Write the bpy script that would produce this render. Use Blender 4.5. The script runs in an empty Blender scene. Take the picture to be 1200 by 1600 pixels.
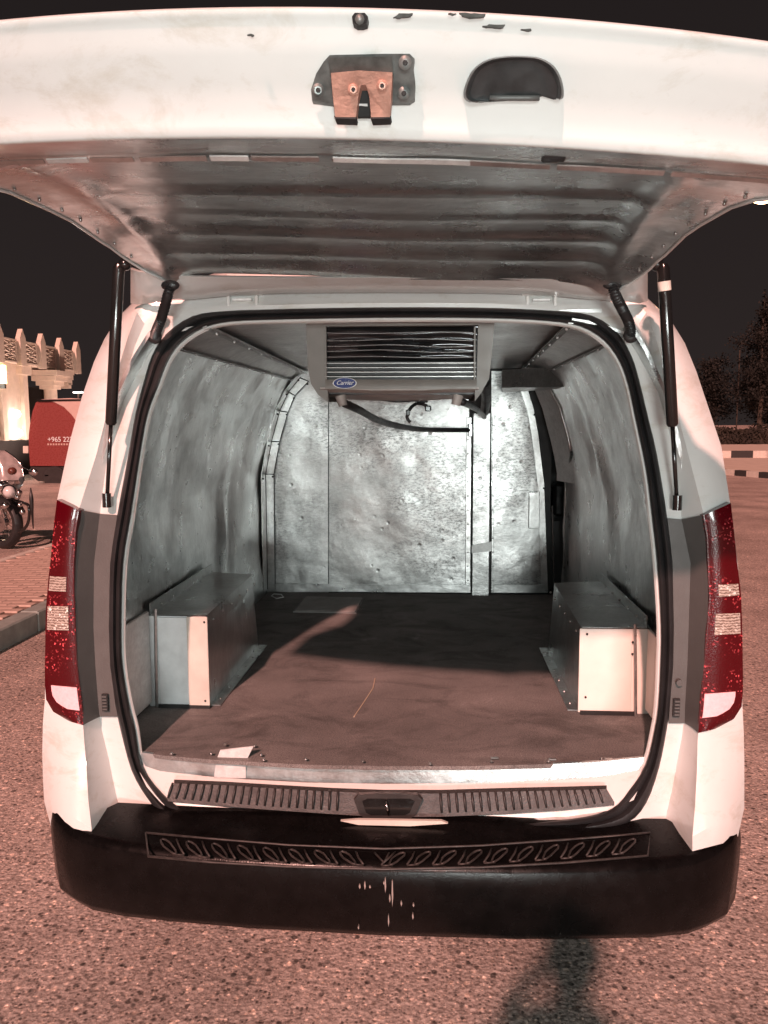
import bpy, bmesh, math, random
from mathutils import Vector, Matrix
random.seed(7)
scene = bpy.context.scene
COL = scene.collection

# ------------------------------------------------------------------ camera
CX, CZ, PITCH, YAW, ROLL, FPX = .1466, 1.55, math.radians(6.4), .0707, -.0057, 1200.0
_f = Vector((-math.sin(YAW)*math.cos(PITCH), math.cos(YAW)*math.cos(PITCH), -math.sin(PITCH)))
_r0 = Vector((math.cos(YAW), math.sin(YAW), 0)); _u0 = _r0.cross(_f)
_r = _r0*math.cos(ROLL)+_u0*math.sin(ROLL); _u = _u0*math.cos(ROLL)-_r0*math.sin(ROLL)
CAMP = Vector((CX, 0, CZ))
cam = bpy.data.cameras.new('camera'); camo = bpy.data.objects.new('camera', cam); COL.objects.link(camo)
cam.sensor_fit = 'VERTICAL'; cam.sensor_height = 24; cam.lens = 24*FPX/1600
cam.clip_start = .02; cam.clip_end = 2000
camo.matrix_world = Matrix(((_r.x, _u.x, -_f.x, CX), (_r.y, _u.y, -_f.y, 0), (_r.z, _u.z, -_f.z, CZ), (0, 0, 0, 1)))
scene.camera = camo

# ------------------------------------------------------------------ night sky, street light, added cool floodlight
world = bpy.data.worlds.new('World'); scene.world = world; world.use_nodes = True
wn = world.node_tree; wn.nodes.clear()
wo = wn.nodes.new('ShaderNodeOutputWorld'); wb = wn.nodes.new('ShaderNodeBackground')
wg = wn.nodes.new('ShaderNodeTexCoord'); ws = wn.nodes.new('ShaderNodeSeparateXYZ'); wr = wn.nodes.new('ShaderNodeValToRGB')
wn.links.new(wg.outputs['Generated'], ws.inputs[0]); wn.links.new(ws.outputs['Z'], wr.inputs[0])
wr.color_ramp.elements[0].position = 0.0; wr.color_ramp.elements[0].color = (.016, .012, .0115, 1)
wr.color_ramp.elements[1].position = .55; wr.color_ramp.elements[1].color = (.009, .007, .007, 1)
wn.links.new(wr.outputs[0], wb.inputs[0]); wb.inputs[1].default_value = 1.0
wn.links.new(wb.outputs[0], wo.inputs[0])

SUN_DIR = Vector((.175, 1, -.655)).normalized()
sl = bpy.data.lights.new('sodium_light', 'SUN'); sl.energy = 3.3; sl.angle = math.radians(1.5); sl.color = (1, .50, .42)
so = bpy.data.objects.new('sodium_light', sl); COL.objects.link(so); so.rotation_euler = SUN_DIR.to_track_quat('-Z', 'Y').to_euler()
so.location = (-2, -9, 9)

FILL_POS = Vector((.7, -6.6, 1.15))
fl = bpy.data.lights.new('cool_fill_light', 'AREA'); fl.shape = 'RECTANGLE'; fl.size = 2.2; fl.size_y = 1.1; fl.energy = 265; fl.color = (.94, 1.0, .97)  # added cool lamp behind the camera; its box and posts are made up
fo = bpy.data.objects.new('cool_fill_light', fl); COL.objects.link(fo); fo.location = FILL_POS
fo.rotation_euler = Vector((-.08, 1, .04)).to_track_quat('-Z', 'Y').to_euler()

pf_ = bpy.data.lights.new('phone_flash', 'POINT'); pf_.energy = 19; pf_.shadow_soft_size = .006; pf_.color = (.88, 1.0, .97)
pfo = bpy.data.objects.new('phone_flash', pf_); COL.objects.link(pfo); pfo.location = (CX+.028, -.014, CZ+.022)
vs = scene.view_settings
vs.view_transform = 'Standard'; vs.look = 'None'; vs.gamma = 1; vs.use_curve_mapping = False; vs.exposure = .68

# ------------------------------------------------------------------ pixel -> place helpers (measured from the photograph)
def W(px, py, Y):
    d = _f+_r*((px-600)/FPX)+_u*((800-py)/FPX)
    return CAMP+d*(Y/d.y)
def WZ(px, py, z):
    d = _f+_r*((px-600)/FPX)+_u*((800-py)/FPX)
    return CAMP+d*((z-CZ)/d.z)
def WX(px, py, x):
    d = _f+_r*((px-600)/FPX)+_u*((800-py)/FPX)
    return CAMP+d*((x-CX)/d.x)

# ------------------------------------------------------------------ mesh helpers
def origin(o):
    v = Vector((0, 0, 0))
    while o is not None:
        v = v+o.location; o = o.parent
    return v
def M(name, verts, faces, mat, parent=None, smooth=False, angle=None, loc=None):
    o_ = origin(parent) + (Vector(loc) if loc is not None else Vector((0, 0, 0)))
    me = bpy.data.meshes.new(name)
    me.from_pydata([tuple(Vector(v)-o_) for v in verts], [], faces)
    bm = bmesh.new(); bm.from_mesh(me); bmesh.ops.recalc_face_normals(bm, faces=bm.faces); bm.to_mesh(me); bm.free()
    me.materials.append(mat)
    ob = bpy.data.objects.new(name, me); COL.objects.link(ob)
    if loc is not None: ob.location = loc
    ob.parent = parent
    if smooth:
        for p in me.polygons: p.use_smooth = True
        if angle:
            try: me.set_sharp_from_angle(angle=math.radians(angle))
            except Exception: pass
    return ob
class MB:
    def __init__(s): s.v = []; s.f = []
    def add(s, v, f):
        n = len(s.v); s.v += [Vector(p) for p in v]; s.f += [tuple(i+n for i in q) for q in f]; return s
    def box(s, a, b):
        x0, y0, z0 = a; x1, y1, z1 = b
        return s.add([(x0,y0,z0),(x1,y0,z0),(x1,y1,z0),(x0,y1,z0),(x0,y0,z1),(x1,y0,z1),(x1,y1,z1),(x0,y1,z1)],
                     [(0,3,2,1),(4,5,6,7),(0,1,5,4),(1,2,6,5),(2,3,7,6),(3,0,4,7)])
    def cbox(s, a, b, e=.004):                      # box with chamfered edges
        c = (Vector(a)+Vector(b))/2; h = (Vector(b)-Vector(a))/2
        h = Vector((abs(h.x), abs(h.y), abs(h.z))); e = min(e, min(h)*.45)
        bm = bmesh.new(); bmesh.ops.create_cube(bm, size=2)
        for v in bm.verts: v.co = Vector((v.co.x*h.x, v.co.y*h.y, v.co.z*h.z))+c
        bmesh.ops.bevel(bm, geom=bm.edges[:], offset=e, segments=1, affect='EDGES')
        bm.verts.index_update()
        s.add([v.co.copy() for v in bm.verts], [tuple(v.index for v in f.verts) for f in bm.faces]); bm.free(); return s
    def quadbox(s, p, n):                            # p: 4 corner points, thickness vector n
        p = [Vector(q) for q in p]; n = Vector(n)
        return s.add(p+[q+n for q in p], [(0,1,2,3),(7,6,5,4),(0,4,5,1),(1,5,6,2),(2,6,7,3),(3,7,4,0)])
    def prism(s, pts, n):                            # polygon extruded by n
        pts = [Vector(q) for q in pts]; n = Vector(n); k = len(pts)
        return s.add(pts+[q+n for q in pts], [tuple(range(k)), tuple(range(2*k-1, k-1, -1))]+[(i, (i+1) % k, (i+1) % k+k, i+k) for i in range(k)])
    def tube(s, path, r, n=10, cap=True):
        path = [Vector(p) for p in path]; rr = r if isinstance(r, (list, tuple)) else [r]*len(path)
        base = len(s.v); up = None
        for i, p in enumerate(path):
            t = (path[min(i+1, len(path)-1)]-path[max(i-1, 0)]).normalized()
            if up is None: up = Vector((0,0,1)) if abs(t.z) < .9 else Vector((1,0,0))
            a = t.cross(up).normalized(); b = a.cross(t).normalized(); up = b
            for k in range(n):
                an = 2*math.pi*k/n; s.v.append(p+(a*math.cos(an)+b*math.sin(an))*rr[i])
        for i in range(len(path)-1):
            for k in range(n):
                s.f.append((base+i*n+k, base+i*n+(k+1) % n, base+(i+1)*n+(k+1) % n, base+(i+1)*n+k))
        if cap:
            s.f.append(tuple(base+k for k in range(n))[::-1]); s.f.append(tuple(base+(len(path)-1)*n+k for k in range(n)))
        return s
    def grid(s, rows, close=False):                  # rows of equal length point lists
        base = len(s.v); m = len(rows[0])
        for r in rows: s.v += [Vector(p) for p in r]
        for i in range(len(rows)-1):
            for j in range(m-(0 if close else 1)):
                s.f.append((base+i*m+j, base+i*m+(j+1) % m, base+(i+1)*m+(j+1) % m, base+(i+1)*m+j))
        return s
    def sphere(s, c, r, n=10, m=6, sc=(1,1,1)):
        c = Vector(c); rows = []
        for i in range(m+1):
            t = math.pi*i/m
            rows.append([c+Vector((r*sc[0]*math.sin(t)*math.cos(2*math.pi*k/n), r*sc[1]*math.sin(t)*math.sin(2*math.pi*k/n), r*sc[2]*math.cos(t))) for k in range(n)])
        return s.grid(rows, close=True)
    def build(s, name, mat, parent=None, smooth=False, angle=None, loc=None):
        return M(name, s.v, s.f, mat, parent, smooth, angle, loc)
def solid(rows, n):
    """grid sheet thickened by vector n (real thickness)"""
    mb = MB(); R = len(rows); C = len(rows[0]); n = Vector(n)
    mb.grid(rows); mb.grid([[Vector(p)+n for p in r] for r in rows])
    o = R*C
    for i in range(R-1):
        mb.f += [(i*C, (i+1)*C, o+(i+1)*C, o+i*C), (i*C+C-1, o+i*C+C-1, o+(i+1)*C+C-1, (i+1)*C+C-1)]
    for j in range(C-1):
        mb.f += [(j, o+j, o+j+1, j+1), ((R-1)*C+j, (R-1)*C+j+1, o+(R-1)*C+j+1, o+(R-1)*C+j)]
    return mb
def interp(tab, t):
    if t <= tab[0][0]: return tab[0][1]
    for (a, b), (c, d) in zip(tab, tab[1:]):
        if t <= c:
            k = (t-a)/(c-a); return b+(d-b)*k
    return tab[-1][1]
def spline(pts, n=8):
    pts = [Vector(p) for p in pts]; out = []
    for i in range(len(pts)-1):
        p0 = pts[max(i-1, 0)]; p1 = pts[i]; p2 = pts[i+1]; p3 = pts[min(i+2, len(pts)-1)]
        for k in range(n):
            t = k/n
            out.append(.5*((2*p1)+(p2-p0)*t+(2*p0-5*p1+4*p2-p3)*t*t+(3*p1-p0-3*p2+p3)*t**3))
    out.append(pts[-1]); return out
def empty(name, loc, label, cat, group=None):
    o = bpy.data.objects.new(name, None); COL.objects.link(o); o.location = loc; o.empty_display_size = .2
    o['label'] = label; o['category'] = cat
    if group: o['group'] = group
    return o
def tag(o, label, cat, group=None):
    o['label'] = label; o['category'] = cat
    if group: o['group'] = group
    return o
def structure(o): o['kind'] = 'structure'; return o

# ------------------------------------------------------------------ materials
def nodes(name):
    m = bpy.data.materials.new(name); m.use_nodes = True; nt = m.node_tree
    return m, nt, nt.nodes['Principled BSDF']
def noise(nt, scale, detail=4, rough=.55, stretch=None, dist=0):
    tc = nt.nodes.new('ShaderNodeTexCoord'); n = nt.nodes.new('ShaderNodeTexNoise')
    n.inputs['Scale'].default_value = scale; n.inputs['Detail'].default_value = detail; n.inputs['Roughness'].default_value = rough
    n.inputs['Distortion'].default_value = dist
    if stretch:
        mp = nt.nodes.new('ShaderNodeMapping'); mp.inputs['Scale'].default_value = stretch
        nt.links.new(tc.outputs['Object'], mp.inputs[0]); nt.links.new(mp.outputs[0], n.inputs['Vector'])
    else: nt.links.new(tc.outputs['Object'], n.inputs['Vector'])
    return n.outputs['Fac']
def ramp(nt, src, stops):
    r = nt.nodes.new('ShaderNodeValToRGB'); nt.links.new(src, r.inputs[0]); e = r.color_ramp.elements
    while len(e) < len(stops): e.new(.5)
    for k, (p, c) in enumerate(stops):
        e[k].position = p; e[k].color = (c, c, c, 1) if isinstance(c, (int, float)) else (*c, 1)
    return r.outputs[0]
def mix(nt, f, a, b, mode='MIX'):
    n = nt.nodes.new('ShaderNodeMix'); n.data_type = 'RGBA'; n.blend_type = mode
    for s, v in ((n.inputs[0], f), (n.inputs[6], a), (n.inputs[7], b)):
        if hasattr(v, 'is_linked'): nt.links.new(v, s)
        elif isinstance(v, (int, float)): s.default_value = v
        else: s.default_value = (*v, 1)
    return n.outputs[2]
def bump(nt, bs, src, strength, dist, prev=None):
    b = nt.nodes.new('ShaderNodeBump'); b.inputs['Strength'].default_value = strength; b.inputs['Distance'].default_value = dist
    nt.links.new(src, b.inputs['Height'])
    if prev: nt.links.new(prev, b.inputs['Normal'])
    nt.links.new(b.outputs[0], bs.inputs['Normal']); return b.outputs[0]
def simple(name, col, rough=.5, metal=0, var=.15, scale=12, bmp=0, bscale=60, coat=0, spec=None):
    m, nt, b = nodes(name)
    c = tuple(col); lo = tuple(x*(1-var) for x in c); hi = tuple(min(1, x*(1+var)) for x in c)
    nt.links.new(ramp(nt, noise(nt, scale, 5), [(.3, lo), (.7, hi)]), b.inputs['Base Color'])
    r = ramp(nt, noise(nt, scale*1.7, 4), [(.3, max(0, rough-.07)), (.7, min(1, rough+.07))]); nt.links.new(r, b.inputs['Roughness'])
    b.inputs['Metallic'].default_value = metal
    if coat: b.inputs['Coat Weight'].default_value = coat; b.inputs['Coat Roughness'].default_value = .08
    if spec is not None: b.inputs['Specular IOR Level'].default_value = spec
    if bmp: bump(nt, b, noise(nt, bscale, 3), bmp, .004)
    return m
def emit(name, col, s):
    m, nt, b = nodes(name); b.inputs['Base Color'].default_value = (*col, 1); b.inputs['Emission Color'].default_value = (*col, 1); b.inputs['Emission Strength'].default_value = s
    return m
def sheet(name, lo, hi, r0, r1, grain=(1, 1, 1), dent=.5, stain=.45, metal=.92, dents=True, wobble=.6, smudge=0):
    """worn aluminium sheet: smudges, stains, brushed grain, hammered little dents"""
    m, nt, b = nodes(name)
    big = ramp(nt, noise(nt, 2.3, 6, .6), [(.33, lo), (.68, hi)])
    blot = ramp(nt, noise(nt, 11, 9, .78, (1, 1, 1.6), .2), [(.34, stain), (.60, 1.0)])
    fine = ramp(nt, noise(nt, 60, 4, .6, grain), [(.3, .86), (.7, 1.06)])
    c = mix(nt, 1.0, big, blot, 'MULTIPLY'); c = mix(nt, 1.0, c, fine, 'MULTIPLY')
    scr = ramp(nt, noise(nt, 34, 5, .7, (1, 1, 6)), [(.66, 1.0), (.74, .5)])
    c = mix(nt, .8, c, scr, 'MULTIPLY'); c = mix(nt, 1.0, c, (.975, 1.0, .99), 'MULTIPLY')
    if smudge:
        s1 = ramp(nt, noise(nt, 42, 9, .85, (1, 1, 2.2)), [(.42, .30), (.54, 1.0)]); s2 = ramp(nt, noise(nt, 1.9, 4, .6), [(.42, 0.0), (.62, smudge)])
        c = mix(nt, s2, c, mix(nt, 1.0, c, s1, 'MULTIPLY'))
    nt.links.new(c, b.inputs['Base Color']); b.inputs['Metallic'].default_value = metal
    nt.links.new(ramp(nt, noise(nt, 7, 7, .65), [(.3, r0), (.7, r1)]), b.inputs['Roughness'])
    n1 = bump(nt, b, noise(nt, 5, 2, .5), wobble, .02); n1 = bump(nt, b, noise(nt, 17, 4, .6), wobble*.7, .007, n1)
    if dents:
        tc = nt.nodes.new('ShaderNodeTexCoord'); v = nt.nodes.new('ShaderNodeTexVoronoi'); v.inputs['Scale'].default_value = 11; v.inputs['Randomness'].default_value = 1
        nt.links.new(tc.outputs['Object'], v.inputs['Vector'])
        d = ramp(nt, v.outputs['Distance'], [(.0, 0.0), (.13, 1.0)])
        n1 = bump(nt, b, d, dent, .006, n1)
    bump(nt, b, noise(nt, 120, 3, .6, grain), .12, .002, n1)
    return m

def paint(name, col):
    m, nt, b = nodes(name)
    d = ramp(nt, noise(nt, 3, 7, .65), [(.3, tuple(x*.93 for x in col)), (.6, col)])
    s = ramp(nt, noise(nt, 45, 4, .6), [(.70, 1.0), (.78, .80)])
    sm = ramp(nt, noise(nt, 7, 9, .75, (1, 1, 2.2), .4), [(.52, (1, 1, 1)), (.72, (.80, .76, .70))])
    nt.links.new(mix(nt, 1.0, mix(nt, .6, d, s, 'MULTIPLY'), sm, 'MULTIPLY'), b.inputs['Base Color'])
    b.inputs['Roughness'].default_value = .32; b.inputs['Coat Weight'].default_value = .5; b.inputs['Coat Roughness'].default_value = .06
    bump(nt, b, noise(nt, 3.2, 3), .12, .01)
    return m
WHITE = paint('white_paint', (.66, .67, .655))
SHEET = sheet('aluminium_sheet', .48, .64, .30, .46, (1, 1, 4), dent=.4, stain=.74, wobble=.36, smudge=1.0, metal=.92)
CEIL = sheet('aluminium_ceiling_sheet', .74, .88, .30, .44, (1, 1, 1), dent=.2, stain=.75, wobble=.4, metal=.7)
WALLM = sheet('aluminium_wall_sheet', .60, .76, .24, .38, (1, 1, .3), dent=.25, stain=.84, wobble=.38, metal=.95)
GATEM = sheet('aluminium_gate_sheet', .60, .80, .22, .36, (.15, 1, 1), dents=True, dent=.1, stain=.8, wobble=.36, metal=.93)
FLASH = sheet('aluminium_flashing', .50, .68, .25, .42, (1, 1, 1), dents=False, stain=.75, wobble=.3)
GALV = sheet('galvanised_sheet', .68, .86, .45, .6, (1, 1, 1), dents=False, stain=.8, metal=.25, wobble=.2)
SEAM = simple('dark_seam', (.015, .015, .015), .8)
RUBBER = simple('black_rubber', (.02, .02, .021), .42, var=.3, bmp=.2, bscale=90)
BLACKP = simple('black_plastic', (.0035, .003, .003), .26, spec=.2, var=.4, scale=20, bmp=.10, bscale=220)
SILLP = simple('worn_sill_plastic', (.028, .025, .024), .5, var=.35, scale=18, bmp=.3, bscale=150)
GLOSSB = simple('black_gloss', (.01, .01, .01), .2, coat=.5)
SCUFF = simple('scuffed_edge_plastic', (.035, .03, .028), .45, var=.5, scale=50)
TRIM = simple('grey_trim_plastic', (.085, .083, .08), .5, var=.08, bmp=.1, bscale=200)
CHROME = simple('steel_rod', (.6, .6, .6), .16, 1)
ACW = simple('unit_housing_plastic', (.19, .185, .17), .42, var=.12, scale=8, bmp=.05)
ACUNDER = simple('unit_tray_plastic', (.36, .34, .32), .5, var=.25, scale=14)
ACD = simple('unit_dark_core', (.015, .015, .016), .45)
FILMS = simple('film_ridge', (.2, .2, .2), .3, .5)
SLAT = simple('slat_metal', (.42, .42, .41), .35, .6)
FOIL = simple('core_film', (.045, .045, .047), .16, .7, var=.4)
BLUE = simple('badge_blue', (.012, .03, .17), .25, coat=.6)
LETTER = simple('badge_letter', (.75, .78, .8), .3)
COPPER = simple('rusty_latch_plate', (.50, .27, .21), .5, .35, var=.3, scale=40, bmp=.3, bscale=200)
LATCHG = simple('latch_backing', (.16, .17, .165), .45, .5, var=.4, scale=45, bmp=.2)
PAVER = simple('clay_paver', (.50, .38, .32), .85, var=.15, scale=18, bmp=.3, bscale=70)
PALEP = simple('pale_plate', (.78, .72, .66), .5, var=.05)
SILVER = simple('bright_zinc_plate', (.80, .84, .85), .42, .3, var=.12, scale=14, bmp=.15, bscale=30)
KERBG = simple('kerb_concrete', (.27, .31, .29), .8, var=.2, scale=9, bmp=.3, bscale=50)
KERBW = simple('kerb_white', (.6, .56, .5), .8, var=.12)
KERBB = simple('kerb_black', (.03, .03, .03), .8)
ISLAND = simple('island_concrete', (.55, .47, .40), .85, var=.1, scale=3)
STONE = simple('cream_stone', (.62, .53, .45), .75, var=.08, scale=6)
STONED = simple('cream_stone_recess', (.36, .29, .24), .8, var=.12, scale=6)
REDP = simple('red_van_paint', (.22, .05, .046), .28, coat=.6, var=.02)
PINKP = simple('pale_van_paint', (.55, .42, .38), .35, coat=.5, var=.05)
DARKV = simple('dark_undertray', (.012, .011, .011), .6)
GLASSD = simple('dark_glass', (.02, .02, .022), .08, coat=.5)
BARK = simple('bark', (.05, .04, .03), .9)
LEAF = simple('dark_leaves', (.007, .008, .006), .8, var=.5, scale=2)  # near-black base colour stands in for trees the lamps don't reach
HEDGEM = simple('hedge_leaves', (.022, .018, .012), .8, var=.5, scale=2)
GREYM = simple('lamp_post_metal', (.2, .19, .18), .5, .6)
SKIN = simple('skin', (.42, .25, .18), .5)
SHIRT = simple('dark_shirt', (.05, .055, .07), .85, bmp=.3)
TROUS = simple('dark_trousers', (.03, .03, .035), .85, bmp=.3)
HAIR = simple('black_hair', (.012, .01, .009), .6)
WHITEMARK = simple('dried_white_drip', (.30, .26, .24), .6)

# asphalt with light and dark aggregate
def asphalt():
    m, nt, b = nodes('asphalt_aggregate'); tc = nt.nodes.new('ShaderNodeTexCoord')
    base = ramp(nt, noise(nt, 1.1, 7, .65), [(.3, (.38, .31, .275)), (.7, (.54, .44, .395))])
    mid = ramp(nt, noise(nt, 48, 6, .75), [(.38, .50), (.62, 1.30)])
    c = mix(nt, 1, base, mid, 'MULTIPLY')
    hs = []
    for sc, lo, hi, cutoff in ((150, (.45, .45, .45), (1.8, 1.7, 1.6), .5), (80, (.30, .30, .30), (2.0, 1.9, 1.8), .5), (42, (.28, .28, .28), (1.9, 1.8, 1.7), .5)):
        v = nt.nodes.new('ShaderNodeTexVoronoi'); v.inputs['Scale'].default_value = sc; nt.links.new(tc.outputs['Object'], v.inputs['Vector'])
        sp = nt.nodes.new('ShaderNodeSeparateColor'); nt.links.new(v.outputs['Color'], sp.inputs[0])
        dark = ramp(nt, sp.outputs[0], [(.74, (1, 1, 1)), (.80, lo)])
        lite = ramp(nt, sp.outputs[1], [(.80, (1, 1, 1)), (.86, hi)])
        edge = ramp(nt, v.outputs['Distance'], [(.25, 1.0), (.46, 0.0)])
        c = mix(nt, 1, c, mix(nt, edge, (1, 1, 1), mix(nt, 1, dark, lite, 'MULTIPLY')), 'MULTIPLY')
        hs.append(v.outputs['Distance'])
    patch = ramp(nt, noise(nt, .9, 7, .68), [(.36, .66), (.62, 1.12)])
    c = mix(nt, 1, c, patch, 'MULTIPLY')
    nt.links.new(c, b.inputs['Base Color']); b.inputs['Roughness'].default_value = .72
    n1 = bump(nt, b, noise(nt, 70, 5, .7), .7, .006); bump(nt, b, hs[1], .45, .006, n1)
    return m
ASPH = asphalt()
def carpet():
    m, nt, b = nodes('floor_carpet')
    c = ramp(nt, noise(nt, 2.2, 6, .62), [(.3, (.13, .125, .12)), (.7, (.25, .235, .225))])
    f = ramp(nt, noise(nt, 260, 3, .7), [(.35, .55), (.65, 1.4)])
    s = ramp(nt, noise(nt, 5, 9, .75, (1, 1, 1), 1.2), [(.60, 1.0), (.8, 1.8)])
    dk = ramp(nt, noise(nt, 3.4, 8, .7, (1, 1.6, 1), .8), [(.34, .55), (.52, 1.0)]); s = mix(nt, 1, s, dk, 'MULTIPLY')
    c = mix(nt, 1, mix(nt, 1, c, f, 'MULTIPLY'), s, 'MULTIPLY')
    nt.links.new(c, b.inputs['Base Color']); b.inputs['Roughness'].default_value = .9
    bump(nt, b, noise(nt, 300, 3, .7), .5, .003)
    return m
CARPET = carpet()
def lens(name, col, glint, flute=0):
    """moulded lens plastic: random bright cells painted in as glints"""
    m, nt, b = nodes(name); tc = nt.nodes.new('ShaderNodeTexCoord')
    v = nt.nodes.new('ShaderNodeTexVoronoi'); v.inputs['Scale'].default_value = 230; nt.links.new(tc.outputs['Object'], v.inputs['Vector'])
    sp = nt.nodes.new('ShaderNodeSeparateColor'); nt.links.new(v.outputs['Color'], sp.inputs[0])
    sel = nt.nodes.new('ShaderNodeMath'); sel.operation = 'MULTIPLY'
    nt.links.new(ramp(nt, sp.outputs[0], [(.84, 0.0), (1.0, 1.0)]), sel.inputs[0]); nt.links.new(ramp(nt, noise(nt, 14, 3), [(.46, 0.0), (.60, 1.0)]), sel.inputs[1])
    nt.links.new(mix(nt, sel.outputs[0], tuple(c for c in col), glint), b.inputs['Base Color'])
    b.inputs['Roughness'].default_value = .22; b.inputs['Specular IOR Level'].default_value = .25; b.inputs['Coat Weight'].default_value = .45; b.inputs['Coat Roughness'].default_value = .03
    if flute:
        wv = nt.nodes.new('ShaderNodeTexWave'); wv.bands_direction = 'Z'; wv.inputs['Scale'].default_value = 42; wv.inputs['Distortion'].default_value = 5; wv.inputs['Detail Scale'].default_value = 3
        nt.links.new(tc.outputs['Object'], wv.inputs['Vector'])
        fl_c = ramp(nt, wv.outputs['Fac'], [(.1, (.16, .11, .09)), (.9, (.46, .38, .33))])  # bright and dark of the ribs, like the glints, painted into the colour
        nt.links.new(mix(nt, sel.outputs[0], fl_c, glint), b.inputs['Base Color'])
    bump(nt, b, v.outputs['Distance'], .22, .002)
    return m
REDL = lens('red_lens', (.062, .0005, .003), (.80, .10, .12))
CLEARL = lens('clear_lens', (.22, .17, .15), (1.0, .97, .9), 1)
REFL = simple('retroreflector', (.95, .52, .56), .35, var=.10, scale=120, coat=.8)  # pink-white glow of the returned flash put into the base colour

# ------------------------------------------------------------------ ground
g = MB(); N = 40
structure(M('asphalt_lot', [(-400, -60, 0), (400, -60, 0), (400, 900, 0), (-400, 900, 0)], [(0, 1, 2, 3)], ASPH))

# ------------------------------------------------------------------ left pavement: kerb stones and clay pavers
pav = structure(MB().box((-4.43, 1.0, -.05), (-3.06, 24, .138)).build('pavement', simple('mortar_bed', (.22, .16, .13), .9)))
kc = None
def kerb_line(x0, x1, ys, parent, mats, h, name='kerb_stone'):
    first = None
    for k, (a, b_) in enumerate(ys):
        mt = mats[k % len(mats)]
        o = MB().cbox((x0, a+.004, -.04), (x1, b_-.004, h+random.uniform(-.003, .003)), .012).build(name, mt, parent)
kerb_line(-3.05, -2.9, [(1.2+.62*i, 1.2+.62*(i+1)) for i in range(20)], pav, [KERBG], .155)
kerb_line(-4.56, -4.44, [(1.2+.62*i, 1.2+.62*(i+1)) for i in range(30)], pav, [KERBW], .152)
pm = MB().cbox((-.098, -.048, -.01), (.098, .048, .012), .004)
first = None; cnt = 0
for r in range(50):
    y = 4.6+r*.1005
    for c in range(7):
        x = -3.17-.1*(1 if r % 2 else 0)-c*.2015
        if x < -4.40 or cnt >= 290: continue
        if first is None:
            o = M('paver', [v+Vector((x, y, .14)) for v in pm.v], pm.f, PAVER, pav, loc=(x, y, .14)); first = o
        else:
            o = first.copy(); COL.objects.link(o); o.parent = pav; o.location = (x, y, .14+random.uniform(-.001, .001))
            o.rotation_euler = (random.uniform(-.004, .004), random.uniform(-.004, .004), random.uniform(-.01, .01))
        cnt += 1

# ------------------------------------------------------------------ right traffic islands with striped kerbs
isl = structure(M('traffic_island', [(7.2, 30, 0), (12.8, 13.5, 0), (22, 13.5, 0), (22, 34, 0), (7.2, 34, 0), (7.2, 30, .10), (12.8, 13.5, .10), (22, 13.5, .10), (22, 34, .10), (7.2, 34, .10)],
      [(5, 6, 7, 8, 9), (0, 1, 6, 5), (1, 2, 7, 6), (2, 3, 8, 7), (3, 4, 9, 8), (4, 0, 5, 9)], ISLAND))
d = Vector((.343, -1, 0)).normalized(); nrm = Vector((d.y, -d.x, 0))
p0 = Vector((7.75, 28.1, 0))
for i in range(26):
    a = p0+d*(i*.5+.006); b_ = p0+d*((i+1)*.5-.006)
    MB().quadbox([a, b_, b_-nrm*-.18, a-nrm*-.18], (0, 0, .17)).build('kerb_stone', KERBB if i % 2 else KERBW, isl)
isl2 = structure(MB().box((9, 34.2, 0), (60, 60, .36)).build('raised_verge', ISLAND))
for i in range(30):
    MB().box((10+i*.9+.01, 34.0, 0), (10+(i+1)*.9-.01, 34.2, .40)).build('kerb_stone', [KERBW, STONED, KERBW, KERBB][i % 4], isl2)

# ==================================================================== THE VAN
VAN = empty('cargo_van', (0, 2.1, 0), 'white panel van seen from behind with its tailgate raised over a metal-lined cargo bay', 'van')
def Yp(py):
    return interp([(480, 2.22), (810, 2.12), (1180, 2.12), (1300, 2.03)], py)
# rows: seal outer edge, inner crease, outer crease, silhouette
TL = [((262,1292),(187,1275),(144,1318),(82,1300)), ((258,1277),(185,1256),(143,1294),(69,1252)), ((229,1246),(178,1225),(138,1250),(67,1215)),
      ((205,1203),(170,1185),(135,1200),(66,1175)), ((188,1140),(159,1140),(131,1150),(67,1130)), ((180,1100),(154,1105),(128,1110),(70,1095)),
      ((172,1040),(149,1040),(120,1040),(71,1040)), ((170,980),(146,980),(116,980),(72,980)), ((172,880),(147,880),(115,880),(80,880)),
      ((183,805),(156,803),(123,797),(89,782)), ((200,712),(168,712),(150,712),(109,690)), ((212,644),(186,640),(170,635),(128,620)),
      ((225,594),(199,582),(186,572),(147,565)), ((237,556),(211,540),(200,526),(163,530)), ((259,522),(226,506),(214,488),(184,496)), ((300,494),(262,478),(240,462),(214,466))]
TR = [((970,1300),(1040,1288),(1082,1330),(1152,1312)), ((980,1286),(1042,1268),(1082,1307),(1163,1262)), ((1010,1255),(1050,1235),(1086,1260),(1163,1225)),
      ((1030,1200),(1058,1190),(1089,1205),(1163,1185)), ((1042,1140),(1066,1148),(1090,1158),(1162,1140)), ((1047,1100),(1070,1110),(1094,1110),(1160,1105)),
      ((1052,1040),(1074,1040),(1100,1040),(1160,1045)), ((1053,980),(1076,980),(1106,980),(1160,985)), ((1051,880),(1079,880),(1107,880),(1153,885)),
      ((1043,810),(1065,812),(1100,805),(1141,787)), ((1027,712),(1056,712),(1076,712),(1127,697)), ((1011,644),(1036,640),(1056,635),(1108,640)),
      ((999,594),(1022,582),(1038,572),(1088,580)), ((987,556),(1010,540),(1024,526),(1070,536)), ((965,520),(998,506),(1010,488),(1048,500)), ((925,493),(962,478),(984,462),(1012,466))]
C1OFF = [-.10, -.10, -.09, -.08, -.065, -.06, -.06, -.06, -.055, -.05, -.03, -.025, -.02, -.01, .0, .03]
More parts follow.
